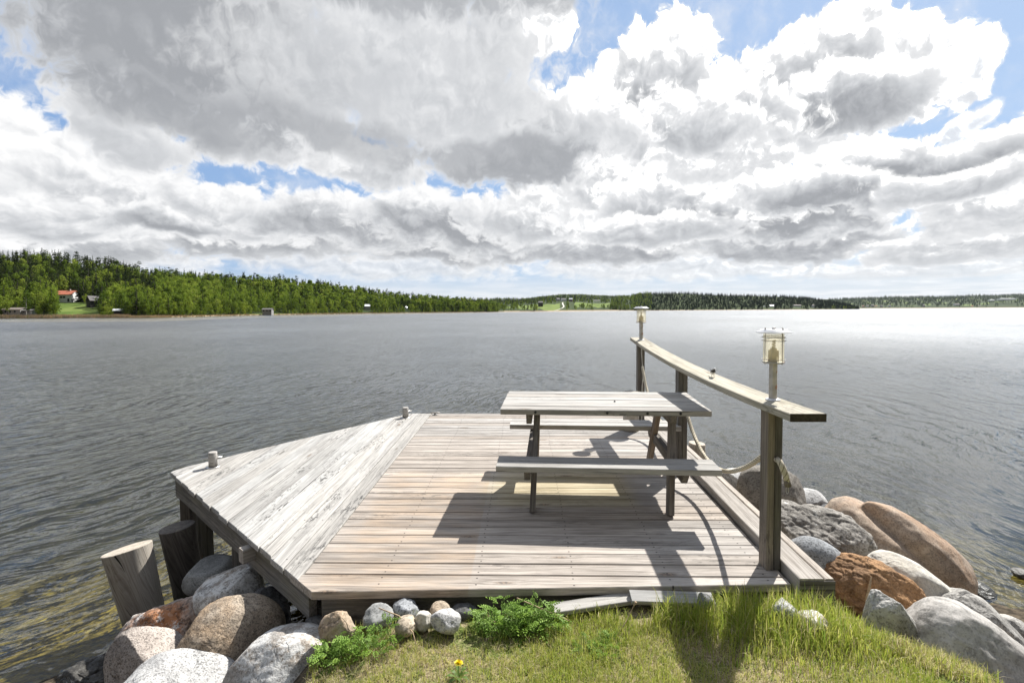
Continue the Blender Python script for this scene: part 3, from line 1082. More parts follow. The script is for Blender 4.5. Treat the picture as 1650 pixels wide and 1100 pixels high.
ROCKS = [
 ('boulder', 'large pale boulder blotched with white lichen beside the grass on the left', (-1.279, 2.78, 0.638), (0.308, 0.308, 0.212), 6, 'lichen', 11, 2),
 ('boulder', 'round brown speckled boulder behind the lichen blotched one, below the deck side', (-1.76, 3.1, 0.589), (0.32, 0.288, 0.252), 5, 'brown', 12, 3),
 ('boulder', 'upright pinkish grey boulder at the water edge, left of the round brown one', (-2.28, 3.1, 0.427), (0.221, 0.199, 0.282), 12, 'pink', 13, 4),
 ('boulder', 'whitish grey boulder cut off by the bottom edge, in front of the pinkish one', (-1.855, 2.72, 0.527), (0.308, 0.277, 0.201), -4, 'white', 14, 2),
 ('boulder', 'jagged boulder with orange broken faces next to the pale piling', (-2.443, 3.55, 0.372), (0.349, 0.28, 0.218), 24, 'orange', 15, 6),
 ('boulder', 'cracked whitish boulder against the deck side beam, above the brown one', (-2.076, 3.62, 0.608), (0.249, 0.224, 0.16), 22, 'lichen', 16, 4),
 ('boulder', 'smooth dark boulder in shade between the dark piling and the deck', (-2.481, 4.1, 0.502), (0.187, 0.187, 0.121), 2, 'grey', 17, 2),
 ('boulder', 'dark boulder hidden in shade under the deck side beam', (-1.698, 3.45, 0.563), (0.153, 0.153, 0.161), 0, 'dark', 18, 4),
 ('stone', 'small grey stone wedged between the lichen boulder and the deck corner', (-1.263, 2.95, 0.712), (0.087, 0.087, 0.051), -5, 'grey', 19, 3),
 ('stone', 'small dark stone under the front left deck corner', (-1.186, 3.0, 0.758), (0.074, 0.074, 0.059), 0, 'dark', 20, 3),
 ('boulder', 'dark wet boulder half in the water at the lower left', (-2.962, 3.45, 0.048), (0.263, 0.237, 0.187), 24, 'wet', 21, 9),
 ('stone', 'dark wet stone in the water left of the other wet boulder', (-3.216, 3.5, -0.059), (0.112, 0.112, 0.095), 10, 'wet', 22, 5),
 ('stone', 'square tan stone behind the left leafy weed', (-0.96, 2.72, 0.934), (0.1, 0.08, 0.08), 0, 'tan', 23, 9),
 ('stone', 'smooth dark grey stone first in the row under the front deck edge', (-0.756, 2.78, 0.947), (0.086, 0.077, 0.058), 8, 'grey', 24, 3),
 ('stone', 'angular bluish stone leaning on the front deck beam', (-0.61, 2.86, 0.93), (0.088, 0.07, 0.074), -10, 'bluegrey', 25, 8),
 ('stone', 'small tan stone lying in front of the angular bluish one', (-0.573, 2.68, 0.964), (0.063, 0.063, 0.036), -3, 'tan', 26, 3),
 ('stone', 'small cream stone right of the angular bluish stone', (-0.49, 2.72, 0.966), (0.047, 0.047, 0.044), 0, 'cream', 27, 2),
 ('stone', 'small round brown stone tucked under the deck edge', (-0.422, 2.84, 0.948), (0.056, 0.056, 0.038), 0, 'tan', 28, 2),
 ('stone', 'speckled pale grey stone left of the right leafy weed', (-0.362, 2.7, 0.977), (0.083, 0.075, 0.05), -4, 'white', 29, 5),
 ('stone', 'dark stone in shade behind the right leafy weed', (-0.285, 2.88, 0.916), (0.071, 0.071, 0.039), 0, 'dark', 30, 3),
 ('stone', 'white stone half sunk in tall grass before the kerb beam', (1.477, 2.72, 1.016), (0.067, 0.067, 0.044), 0, 'white', 31, 4),
 ('stone', 'pale stone half sunk in grass at the foot of the kerb beam end', (1.579, 2.62, 1.01), (0.071, 0.071, 0.042), -8, 'lichen', 32, 4),
 ('stone', 'dark stone in shade under the deck edge near the loose boards', (1.089, 2.82, 0.994), (0.056, 0.056, 0.042), 0, 'dark', 33, 3),
 ('boulder', 'dark brown boulder behind the near rail post', (2.319, 4.55, 0.961), (0.302, 0.272, 0.235), -12, 'brownDark', 41, 3),
 ('stone', 'small grey speckled boulder below the hanging rope', (2.353, 5.2, 0.883), (0.192, 0.192, 0.109), -4, 'white', 42, 5),
 ('stone', 'grey speckled stone at the water edge right of the near rail post', (2.951, 5.0, 0.754), (0.16, 0.16, 0.092), -8, 'white', 43, 6),
 ('stone', 'low dark stone at the water edge before the orange boulder', (3.028, 4.75, 0.723), (0.117, 0.117, 0.058), -15, 'dark', 44, 6),
 ('boulder', 'big grey brown faceted boulder right of the near rail post', (2.406, 3.95, 0.861), (0.408, 0.306, 0.243), -18, 'greybrown', 45, 5),
 ('boulder', 'smooth blue grey boulder touching the kerb beam', (2.021, 3.35, 0.965), (0.173, 0.156, 0.14), -10, 'bluegrey', 46, 1),
 ('boulder', 'largest orange brown boulder sloping into the water', (3.158, 4.15, 0.611), (0.572, 0.429, 0.337), -32, 'orangeSmooth', 47, 2),
 ('boulder', 'rust coloured rough boulder at the kerb beam end', (2.25, 3.15, 0.898), (0.279, 0.195, 0.171), -22, 'rust', 48, 5),
 ('boulder', 'cream white long boulder between the rust coloured and large orange ones', (2.764, 3.45, 0.738), (0.314, 0.22, 0.144), -32, 'cream', 49, 3),
 ('boulder', 'pale pointed wedge shaped boulder standing in the grass', (2.068, 2.75, 0.912), (0.149, 0.089, 0.21), 14, 'greypale', 50, 8),
 ('boulder', 'biggest smooth grey boulder at the lower right', (2.448, 2.72, 0.73), (0.341, 0.256, 0.254), -34, 'smoothgrey', 51, 1),
 ('boulder', 'long sharp edged grey boulder behind the biggest smooth one', (3.013, 3.2, 0.592), (0.362, 0.217, 0.15), -36, 'greypale', 52, 9),
 ('boulder', 'tan boulder cut off by the lower right corner', (2.921, 2.85, 0.535), (0.119, 0.095, 0.154), 0, 'tan', 53, 6),
 ('stone', 'low grey rock at the waterline on the right edge', (3.64, 3.6, 0.32), (0.195, 0.156, 0.071), -30, 'greypale', 54, 8),
 ('stone', 'small grey rock barely out of the water on the right edge', (5.009, 4.9, 0.033), (0.084, 0.084, 0.042), 0, 'greypale', 55, 4),
 ('stone', 'sunken stone under shallow water beside the right boulders', (4.325, 4.75, -0.004), (0.187, 0.187, 0.058), -5, 'wet', 56, 4),
]

for (nm, lab, loc, rad, tilt, mat, seed, cuts) in ROCKS:
    o = obj(nm, rock_mesh(rad, tilt, seed, cuts, mat), RM[mat], None, Matrix.Translation(loc))
    tag(o, lab, nm, 'boulders along the bank' if nm == 'boulder' else 'small stones around the deck')

# ------------------------------------------------------------------ pilings beside the deck
def piling(name, label, top, bot, r0, r1, mat, slope, n=40, seed=0, group=None):
    top, bot = Vector(top), Vector(bot)
    d = (bot - top)
    bot2 = bot + d * 1.1
    rg = random.Random(seed)
    ph = [rg.uniform(0, 6.28) for _ in range(6)]
    vs, fs, pcs = [], [], []
    ax = (bot2 - top)
    L = ax.length
    for i in range(13):
        t = i / 12
        c = top + ax * t
        r = r0 + (r1 - r0) * min(1, t * 2)
        for k in range(n):
            a = 2 * math.pi * k / n
            rr = r * (1 + .025 * math.sin(2 * a + ph[0]) + .015 * math.sin(5 * a + ph[1] + t * 2) + .006 * math.sin(13 * a + ph[2]) - .02 * max(0, math.cos(9 * a + ph[3] + t)) ** 8)
            p = c + Vector((math.cos(a) * rr, math.sin(a) * rr, 0))
            if i == 0:
                p.z += slope[0] * math.cos(a) * rr + slope[1] * math.sin(a) * rr
            vs.append(p)
            pcs.append((t * L, rr * a, 0))
    for i in range(12):
        for k in range(n):
            k2 = (k + 1) % n
            fs.append((i * n + k2, i * n + k, (i + 1) * n + k, (i + 1) * n + k2))
    b0 = len(vs)
    m = MB()
    m.add(vs, fs, pcs, pr=rg.random(), smooth=True)
    # sawn top with growth rings coming from the grain coordinate
    tv, tf, tp = [], [], []
    for j, q in enumerate((1.0, .97, .6, .25)):
        for k in range(n):
            v = vs[k]
            p = top + (v - top) * q
            p.z += .004 if j else 0
            tv.append(p)
            tp.append((q * .4, q * .25 * math.cos(6.28 * k / n), q * .25 * math.sin(6.28 * k / n)))
    for j in range(3):
        for k in range(n):
            k2 = (k + 1) % n
            tf.append((j * n + k, j * n + k2, (j + 1) * n + k2, (j + 1) * n + k))
    tf.append(tuple(3 * n + k for k in range(n)))
    m.add(tv, tf, tp, pr=.9, smooth=False)
    o = m.build(name, mat)
    return tag(o, label, 'piling', group)


piling('piling', 'thick pale piling with a slanted sawn top, leaning in the water on the left', (-3.13, 4.05, .735), (-2.985, 4.05, .10), .168, .14, W_LOG, (.24, -.10), seed=3)
piling('piling', 'dark tarred piling in the shade next to the left deck corner', (-2.99, 4.45, .74), (-2.91, 4.45, .26), .142, .122, W_LOGD, (.12, 0), seed=5)
piling('piling', 'low stub of a piling outside the kerb beam under the hanging rope', (2.02, 5.5, 1.18), (2.03, 5.5, .6), .085, .08, W_LOG, (-.1, .05), seed=8)
# loose boards lying in the grass in front of the deck
for (p0, p1, lab, roll) in (((.222, 2.815, .960), (.690, 2.905, .974), 'loose grey board lying lower in the grass under the front deck edge', .05), ((.672, 2.868, 1.000), (1.145, 2.865, .984), 'loose pale board lying slightly higher against the front deck edge', -.25)):
    o = MB().bar(p0, p1, .085, .026, up=(0, -.12 + roll * .6, 1), ch=.003, seg=3).build('loose_board', W_SIDE)
    tag(o, lab, 'board', 'loose boards in front of the deck')


# ------------------------------------------------------------------ grass, weeds, dandelion
def leaf_mat(name, stops, trans=.35):
    m, g, out = new_mat(name)
    t = g.attr('tone')
    c = g.ramp(t, stops)
    p = g.node('ShaderNodeBsdfPrincipled', {'Base Color': c, 'Roughness': .55, 'Specular IOR Level': .3})
    tl = g.node('ShaderNodeBsdfTranslucent', {'Color': c})
    mx = g.node('ShaderNodeMixShader', {0: trans})
    g.nt.links.new(p.outputs[0], mx.inputs[1])
    g.nt.links.new(tl.outputs[0], mx.inputs[2])
    g.nt.links.new(mx.outputs[0], out.inputs[0])
    return m


M_GRASS = leaf_mat('grass blades', [(0, (.22, .165, .09)), (.16, (.68, .58, .38)), (.30, (.60, .55, .21)), (.42, (.46, .465, .095)), (.7, (.32, .395, .06)), (1, (.16, .28, .045))], .5)


def blades(n, xr, yr, hfun, wid, tonefun, lean, keep=None, flat=0.0):
    x = RNG.uniform(*xr, n)
    y = RNG.uniform(*yr, n)
    if keep is not None:
        k = keep(x, y)
        x, y = x[k], y[k]
        n = len(x)
    z = ground_h(x, y) - .004
    h = hfun(x, y) * RNG.uniform(.45, 1.15, n)
    az = RNG.uniform(0, math.tau, n)
    ln = np.abs(RNG.normal(0, lean, n)) + flat
    w = wid * RNG.uniform(.6, 1.3, n)
    face = az + math.pi / 2 + RNG.normal(0, .6, n)
    dx, dy = np.cos(az), np.sin(az)
    fx, fy = np.cos(face), np.sin(face)
    vs = np.zeros((n, 7, 3))
    for i, (t, ww) in enumerate(((0, 1.0), (.38, .9), (.74, .62), (1.0, 0))):
        bend = ln * (t ** 1.7)
        hor = h * np.sin(np.minimum(bend, 1.5)) * t
        ver = h * t * np.cos(np.minimum(bend, 1.5) * .8)
        cx, cy, cz = x + dx * hor, y + dy * hor, z + np.maximum(ver, .004 * t)
        if i < 3:
            vs[:, 2 * i] = np.stack([cx - fx * w * ww / 2, cy - fy * w * ww / 2, cz], -1)
            vs[:, 2 * i + 1] = np.stack([cx + fx * w * ww / 2, cy + fy * w * ww / 2, cz], -1)
        else:
            vs[:, 6] = np.stack([cx, cy, cz], -1)
    tone = np.clip(tonefun(x, y, n), 0, 1)
    return vs, np.repeat(tone[:, None], 7, 1)


def lawn_keep(x, y):
    left = -1.02 + .05 * np.sin(y * 9) - .10 * np.clip(2.4 - y, 0, 2)
    right = 1.93 + .12 * np.sin(y * 7 + 1) + .25 * np.clip(2.5 - y, 0, 2)
    back = 2.74 + .05 * np.sin(x * 6) + .04 * np.sin(x * 15 + 1) + .06 * sm((x - .15) / .1) + .12 * sm((x - 1.1) / .5)
    back = back - .10 * sm((-.05 - x) / .2) * sm((x + .72) / .1)
    return (x > left) & (x < right) & (y < back)


def patch(x, y):
    return fbm2(x, y, 4.2, 6) * .6 + fbm2(x, y, 11, 7) * .4


def tall(x, y):
    s = np.exp(-(((x - 1.28) / .34) ** 2 + ((y - 2.66) / .26) ** 2)) + .8 * np.exp(-(((x - 1.66) / .25) ** 2 + ((y - 2.56) / .22) ** 2)) + .9 * np.exp(-(((x - .95) / .25) ** 2 + ((y - 2.72) / .10) ** 2))
    e = np.exp(-((y - 2.78) / .07) ** 2) * .5 * (x > .1)
    return np.clip(s + e, 0, 1.2)


parts = []
# dry thatch, lying
parts.append(blades(30000, (-1.35, 2.5), (1.2, 2.95), lambda x, y: .045 + 0 * x, .0022, lambda x, y, n: RNG.uniform(.02, .30, n), .9, lawn_keep, .55))
# short turf, patchy
parts.append(blades(170000, (-1.35, 2.5), (1.2, 2.95), lambda x, y: np.clip(.045 + .022 * patch(x, y), .014, .09), .0022, lambda x, y, n: .47 + .15 * patch(x, y) + RNG.normal(0, .17, n), .62,
                    lambda x, y: lawn_keep(x, y) & (RNG.uniform(size=len(x)) < .34 + .55 * sm(patch(x, y) * .8 + .5))))
# longer tufts
parts.append(blades(38000, (-1.1, 2.3), (1.9, 2.98), lambda x, y: .045 + .10 * tall(x, y), .0037, lambda x, y, n: .62 + RNG.normal(0, .15, n) - .35 * (RNG.uniform(size=n) < .15), .52,
                    lambda x, y: lawn_keep(x, y) & (RNG.uniform(size=len(x)) < .10 + .80 * tall(x, y) + .25 * (patch(x, y) > .35))))
# tuft between the right boulders and sparse stems in the stones
parts.append(blades(9000, (1.8, 2.4), (2.15, 2.7), lambda x, y: .085 + 0 * x, .003, lambda x, y, n: .33 + RNG.normal(0, .25, n), .8,
                    lambda x, y: ((x - 2.06) / .27) ** 2 + ((y - 2.42) / .19) ** 2 < RNG.uniform(.2, 1, len(x))))
parts.append(blades(500, (-1.02, .2), (2.62, 2.84), lambda x, y: .07 + 0 * x, .0026, lambda x, y, n: RNG.uniform(.1, .9, n), .6))
# lawn behind the camera
parts.append(blades(9000, (-2.5, 3.2), (-.8, 1.3), lambda x, y: .06 + 0 * x, .005, lambda x, y, n: .6 + RNG.normal(0, .2, n), .5, lambda x, y: y < np.interp(x, _YPX, _YPV) - .1))
V = np.concatenate([p[0] for p in parts])
T = np.concatenate([p[1] for p in parts])
nb_ = len(V)
bi = np.arange(nb_)[:, None] * 7
qd = np.concatenate([bi + np.array([0, 1, 3, 2]), bi + np.array([2, 3, 5, 4])])
tr = bi + np.array([4, 5, 6])
gs = obj('grass', np_mesh('grass', V.reshape(-1, 3), qd, tr, {'tone': T.ravel()}), M_GRASS)
tag(gs, 'patchy green and dry grass in front of the deck', 'grass', None, 'stuff')

M_WEED = leaf_mat('weed leaves', [(0, (.12, .19, .035)), (.5, (.21, .35, .055)), (1, (.32, .46, .09))], .35)


def weed(label, cx, cy, rx, ry, h, n, seed, frond=.075):
    rg = np.random.default_rng(seed)
    vs, tris, tones = [], [], []
    subs = [(rg.uniform(-.75, .75), rg.uniform(-.6, .6), rg.uniform(.28, .5), rg.uniform(.55, 1.1)) for _ in range(7)]
    for i in range(n):
        sx, sy, sr, sh = subs[rg.integers(0, 7)]
        a = rg.uniform(0, math.tau)
        q = rg.uniform(0, 1) ** .6
        px, py = cx + rx * (sx + sr * q * math.cos(a)), cy + ry * (sy + sr * 1.3 * q * math.sin(a))
        pz = float(ground_h(px, py))
        hh = h * sh * (1 - .5 * q * q) * (.15 + rg.uniform(0, 1) ** 1.3)
        # a pinnate leaf starting at height hh, arching outwards
        az = a + rg.normal(0, .8)
        L = frond * rg.uniform(.6, 1.25)
        el = rg.uniform(-.15, .9)
        o = Vector((px, py, pz + hh))
        d = Vector((math.cos(az) * math.cos(el), math.sin(az) * math.cos(el), math.sin(el)))
        s = d.cross(Vector((0, 0, 1))).normalized()
        up = s.cross(d)
        tone = float(np.clip(rg.normal(.55, .2), 0, 1))
        pairs = 4
        for j in range(pairs + 1):
            t = .18 + .8 * j / pairs
            c = o + d * (L * t) - up * (L * .45 * t * t)
            if j == pairs:
                segs = [(d, .30)]
            else:
                w = math.sin(math.pi * (t * .85 + .12))
                segs = [((d * .75 + s * .9).normalized(), .42 * w), ((d * .75 - s * .9).normalized(), .42 * w)]
            for dd, ll in segs:
                b0 = len(vs)
                side = dd.cross(up).normalized()
                vs += [c, c + dd * (L * ll * .5) + side * (L * .085) + up * .003, c + dd * (L * ll) - up * (L * .05), c + dd * (L * ll * .5) - side * (L * .085) + up * .003]
                tris += [(b0, b0 + 1, b0 + 2), (b0, b0 + 2, b0 + 3)]
                tones += [tone] * 4
        b0 = len(vs)
        e = o + d * L - up * (L * .45)
        vs += [o - s * .0012, o + s * .0012, e]
        tris.append((b0, b0 + 1, b0 + 2))
        tones += [tone * .8] * 3
        if i % 3 == 0:
            b0 = len(vs)
            g0 = Vector((px - (px - cx) * .3, py - (py - cy) * .3, pz - .005))
            vs += [g0 - s * .002, g0 + s * .002, o + s * .0012, o - s * .0012]
            tris += [(b0, b0 + 1, b0 + 2), (b0, b0 + 2, b0 + 3)]
            tones += [.35] * 4
    o = obj('leafy_weed', np_mesh('leafy_weed', [tuple(v) for v in vs], None, tris, {'tone': tones}), M_WEED)
    tag(o, label, 'weed', 'leafy weeds in front of the deck')


weed('bushy bright green weed in front of the tan stone at the left deck corner', -.80, 2.585, .21, .12, .12, 230, 3, .050)
weed('wider bright green weed under the middle of the front deck edge', -.06, 2.71, .30, .095, .15, 400, 4, .055)
weed('low clump of feathery green leaves at the right end of the loose boards', .45, 2.52, .13, .09, .03, 110, 5, .04)

dn = thing('dandelion', 'single yellow dandelion in the short grass', 'flower', (-.262, 2.352, float(ground_h(-.262, 2.352))))
M_DAND = plain('dandelion yellow', (.95, .74, .02), .6, 0, .12, 200)
b = MB()
for k in range(90):
    a = k * 2.39996
    t = (k / 90)
    el = 1.35 - 1.25 * t
    l = .013 + .009 * t
    d = Vector((math.cos(a) * math.cos(el), math.sin(a) * math.cos(el), math.sin(el)))
    s = Vector((-math.sin(a), math.cos(a), 0)) * .0022
    o = Vector((0, 0, .078))
    b.add([o - s * .5, o + s * .5, o + d * l + s, o + d * (l * 1.05), o + d * l - s], [(0, 1, 2, 3, 4)])
b.build('flower_head', M_DAND, dn)
M_STEM = plain('dandelion green', (.12, .22, .04), .6)
MB().tube([(.004, .002, -.01), (.002, 0, .04), (0, 0, .079)], .0019, 6).build('stem', M_STEM, dn)
b = MB()
for k in range(8):
    a = k * .785 + .2
    d = Vector((math.cos(a), math.sin(a), 0))
    s = Vector((-d.y, d.x, 0))
    pts = []
    L = .055 + .012 * (k % 3)
    for j in range(6):
        t = j / 5
        w = .009 * math.sin(math.pi * min(1, t * .9 + .08)) * (1.25 if j % 2 else .7)
        c = d * (L * t) + Vector((0, 0, .004 + .028 * math.sin(t * 2.4)))
        pts += [c - s * w, c + s * w]
    b.add(pts, [(2 * j, 2 * j + 1, 2 * j + 3, 2 * j + 2) for j in range(5)])
b.build('leaf_rosette', M_WEED, dn)

M_TWIG = plain('dry stalk', (.40, .29, .18), .85, 0, .3, 60)
for pts, r, lab in (
        ([(2.105, 3.0, .80), (2.11, 2.99, .90), (2.128, 2.985, .98), (2.138, 2.985, 1.045)], [.007, .006, .008, .002], 'dry upright brown stalk between the rust coloured and cream boulders'),
        ([(.02, 2.83, 1.02), (.06, 2.77, 1.035), (.16, 2.72, 1.02), (.30, 2.69, .975)], [.003, .0035, .003, .002], 'thin bowed dry twig above the right leafy weed'),
        ([(.54, 2.60, .95), (.60, 2.66, .99), (.655, 2.72, 1.035), (.665, 2.715, 1.06)], [.002, .0025, .003, .008], 'dry curled weed stalk leaning on the loose boards'),
        ([(-.74, 2.74, 1.02), (-.62, 2.70, 1.0), (-.53, 2.62, .96), (-.50, 2.56, .93)], [.003, .0035, .003, .002], 'thin dry twig lying over the small stones')):
    o = MB().tube(pts, r, 6).build('dry_stalk', M_TWIG)
    tag(o, lab, 'dry stalk')

# ------------------------------------------------------------------ far shores
def horizon_px(x):
    return 504 - .0055 * x


class Hill:
    """terrain over (u, t): u = sideways slope of the sight line, t = 0 at the shoreline, 1 on the ridge"""

    def __init__(self, xs, shore, depth, tops, tree, power=1.2, back=.55):
        self.u = np.array([U(x) for x in xs])
        self.shore = np.array(shore, float)
        self.ridge = self.shore + np.array(depth, float)
        self.zr = np.array([HW + (horizon_px(x) - t) / FPX * r - tree * .85 for x, t, r in zip(xs, tops, self.ridge)])
        self.power, self.back = power, back

    def pos(self, u, t):
        u, t = np.asarray(u, float), np.asarray(t, float)
        s = np.interp(u, self.u, self.shore)
        r = np.interp(u, self.u, self.ridge)
        z = np.maximum(np.interp(u, self.u, self.zr), .8)
        Y = s + (r - s) * t
        tt = np.clip(t, 0, 1)
        h = .25 + z * tt ** self.power
        h = np.where(t < 0, .25 + t * 30, h)
        h = np.where(t > 1, h - (t - 1) * z * self.back, h)
        X = u * Y
        h = h + .03 * z * fbm2(X, Y, 9.0 / (np.mean(self.ridge) * .25), 4) * np.clip(t * 3, 0, 1) * (t < 1.3)
        return X, Y, h

    def mesh(self, name, mat, nu=150, nt=46, field=None):
        us = np.linspace(self.u[0], self.u[-1], nu)
        ts = np.concatenate([[-.06], np.linspace(0, 1.15, nt - 3), [1.5, 2.0]])
        UU, TT = np.meshgrid(us, ts)
        X, Y, Z = self.pos(UU, TT)
        idx = np.arange(UU.size).reshape(UU.shape)
        q = np.stack([idx[:-1, :-1], idx[:-1, 1:], idx[1:, 1:], idx[1:, :-1]], -1).reshape(-1, 4)
        f = np.zeros(UU.shape)
        if field is not None:
            f = field(UU * FPX + 825, TT)
        sand = (TT < .03).astype(float)
        o = obj(name, np_mesh(name, np.stack([X, Y, Z], -1).reshape(-1, 3), q, None, {'field': f.ravel(), 'sand': sand.ravel()}, True), mat)
        return tag(o, kind='structure')


def hill_mat():
    m, g, out = new_mat('forest floor and meadow')
    pos = g.node('ShaderNodeNewGeometry').outputs['Position']
    n = g.noise(pos, .12, 5, .6)
    floor = g.mix(g.mr(n, .35, .65), (.02, .032, .010), (.055, .08, .02))
    floor = g.mix(g.mr(g.noise(pos, .35, 3), .64, .7), floor, (.12, .115, .10))
    mead = g.mix(g.mr(g.noise(pos, .06, 4), .35, .65), (.085, .135, .026), (.17, .215, .055))
    c = g.mix(g.mr(g.attr('field'), .3, .6), floor, mead)
    c = g.mix(g.mr(g.attr('sand'), .4, .8), c, (.36, .28, .19))
    bsdf(g, out, c, .95, spec=.1)
    return m


M_HILL = hill_mat()

LEFT = Hill([-1300, -800, -420, -150, 0, 100, 180, 240, 300, 400, 450, 520, 600, 680, 740, 790, 806, 812],
            [215, 220, 225, 226, 240, 238, 238, 240, 262, 340, 372, 425, 500, 575, 632, 690, 740, 760],
            [120, 180, 190, 190, 185, 185, 185, 190, 180, 175, 180, 180, 170, 150, 130, 90, 40, 20],
            [500, 430, 398, 400, 407, 411, 419, 437, 441, 445, 447, 455, 467, 476, 480, 485, 494, 499], 12.0)


def left_field(x, t):
    f = ((x > 98) & (x < 158) & (t > .02) & (t < .26)).astype(float)
    f += ((x > 385) & (x < 520) & (t > -.02) & (t < .05)).astype(float)
    return np.clip(f, 0, 1)


LEFT.mesh('hillside', M_HILL, 220, 60, left_field)
MID = Hill([740, 800, 850, 880, 910, 930, 960, 1000, 1030, 1060], [900, 800, 790, 830, 900, 960, 1040, 1090, 1100, 1110],
           [900] * 10, [481, 479.5, 480, 476, 473.5, 473, 476, 475, 474, 474], 10.0, 1.0)


def mid_field(x, t):
    n = np.sin(x * .35) * .02
    f = (x > 826) & (x < 868) & (t > .10 + n) & (t < .36) & (x + t * 60 > 846)
    f |= (x > 862) & (x < 902) & (t > .02) & (t < .34 + n) & (t > (880 - x) * .012)
    f |= (x > 926) & (x < 984) & (t > .16 + n) & (t < .40)
    f |= (x > 806) & (x < 822) & (t > .15) & (t < .28)
    return f.astype(float)


MID.mesh('far_hillside', M_HILL, 150, 60, mid_field)
DARK = Hill([985, 1010, 1038, 1060, 1100, 1150, 1200, 1260, 1300, 1340, 1365, 1380, 1386], [1100, 1100, 1090, 1080, 1080, 1080, 1090, 1110, 1140, 1190, 1230, 1260, 1275],
            [250, 300, 330, 340, 350, 350, 340, 320, 300, 240, 160, 70, 30],
            [479, 474, 468.5, 468, 468, 470.5, 472, 473, 475.5, 481.5, 486, 492, 496], 11.0, .9)
DARK.mesh('wooded_point', M_HILL, 120, 40)
BACK = Hill([1220, 1290, 1330, 1350, 1400, 1450, 1500, 1550, 1600, 1640, 1700, 1800, 1950, 2500], [2700] * 14,
            [1500] * 14, [482, 481, 480.5, 480, 478, 477, 477, 475.5, 474.5, 473, 471, 470, 470, 487], 10.0, .8)


def back_field(x, t):
    return ((np.sin(x * .21 + t * 9) + np.sin(x * .083 - t * 23)) > 1.25).astype(float) * (t > .08) * (t < .7)


BACK.mesh('distant_hills', M_HILL, 150, 40, back_field)
BLUE = Hill([820, 870, 905, 935, 970, 1020], [2600] * 6, [800] * 6, [483, 476, 472.5, 472, 474, 478], 8.0, 1.0)
BLUE.mesh('distant_ridge', M_HILL, 60, 20)


# ------------------------------------------------------------------ trees: unit models, 1 high
def quads_at(c, nrm, size, rg):
    """flat leaf clumps centred on c facing about nrm"""
    n = len(c)
    t = np.cross(nrm, rg.normal(size=(n, 3)))
    t /= np.linalg.norm(t, axis=1, keepdims=True) + 1e-9
    b = np.cross(nrm, t)
    s = size[:, None] if np.ndim(size) else size
    a = rg.uniform(.6, 1.3, (n, 1))
    v = np.stack([c - t * s * a, c - b * s * .55, c + t * s * a, c + b * s * .55], 1)
    return v


def crown_broad(seed, n=420, wide=.30, base=.14, lumps=9, size=.034):
    rg = np.random.default_rng(seed)
    cs, rs = [], []
    for i in range(lumps):
        zz = rg.uniform(base + .10, .86)
        prof = math.sin(math.pi * ((zz - base) / (1.08 - base)) ** .8)
        a = rg.uniform(0, math.tau)
        d = wide * .62 * prof * rg.uniform(.4, 1)
        cs.append((d * math.cos(a), d * math.sin(a), zz))
        rs.append(wide * rg.uniform(.34, .56))
    cs.append((0, 0, .88))
    rs.append(.11)
    cs, rs = np.array(cs), np.array(rs)
    tl = rg.uniform(.0, 1.0, len(cs))
    pk = rg.choice(len(cs), n, p=rs ** 2 / (rs ** 2).sum())
    d = rg.normal(size=(n, 3))
    d /= np.linalg.norm(d, axis=1, keepdims=True)
    rad = rs[pk] * rg.uniform(.55, 1.08, n)
    c = cs[pk] + d * rad[:, None] * np.array([1, 1, 1.15])
    nr = d + rg.normal(0, .55, (n, 3))
    nr /= np.linalg.norm(nr, axis=1, keepdims=True)
    v = quads_at(c, nr, size * rg.uniform(.7, 1.4, n), rg)
    tone = np.clip(tl[pk] * .5 + rg.uniform(0, .5, n), 0, 1)
    return v.reshape(-1, 3), np.repeat(tone, 4)


def crown_spruce(seed, n=460, wide=.185, base=.03, power=.85, size=.036, ragged=.2):
    rg = np.random.default_rng(seed)
    nb = 46
    z0 = base + (1 - base) * (np.arange(nb) / nb) ** .92
    az = rg.uniform(0, math.tau, nb)
    ln = wide * (1 - (z0 - base) / (1 - base)) ** power * rg.uniform(1 - ragged * 2, 1 + ragged, nb) + .006
    w = ln + .03
    pk = rg.choice(nb, n, p=w / w.sum())
    t = rg.uniform(.1, 1.05, n)
    a = az[pk] + rg.normal(0, .33, n) * t
    r = ln[pk] * t
    c = np.stack([np.cos(a) * r, np.sin(a) * r, z0[pk] - .32 * r + rg.normal(0, .006, n)], -1)
    nr = np.stack([np.cos(a) * .5, np.sin(a) * .5, np.full(n, .75)], -1) + rg.normal(0, .4, (n, 3))
    nr /= np.linalg.norm(nr, axis=1, keepdims=True)
    v = quads_at(c, nr, size * (.45 + .8 * (1 - c[:, 2:3][:, 0])), rg)
    tone = np.clip(.25 + .5 * t + rg.normal(0, .15, n), 0, 1)
    # leader
    return v.reshape(-1, 3), np.repeat(tone, 4)


def crown_pine(seed, n=260):
    rg = np.random.default_rng(seed)
    k = 11
    zz = np.sort(rg.uniform(.42, .97, k))
    a = rg.uniform(0, math.tau, k)
    d = rg.uniform(.02, .17, k) * (1.15 - zz) * 1.9
    cs = np.stack([d * np.cos(a), d * np.sin(a), zz], -1)
    rs = rg.uniform(.05, .085, k)
    pk = rg.integers(0, k, n)
    dd = rg.normal(size=(n, 3))
    dd /= np.linalg.norm(dd, axis=1, keepdims=True)
    c = cs[pk] + dd * rs[pk][:, None] * np.array([1.3, 1.3, .62]) * rg.uniform(.4, 1.1, (n, 1))
    nr = dd + rg.normal(0, .6, (n, 3)) + np.array([0, 0, .4])
    nr /= np.linalg.norm(nr, axis=1, keepdims=True)
    v = quads_at(c, nr, .026 * rg.uniform(.6, 1.3, n), rg)
    return v.reshape(-1, 3), np.repeat(np.clip(rg.uniform(.1, .9, n), 0, 1), 4)


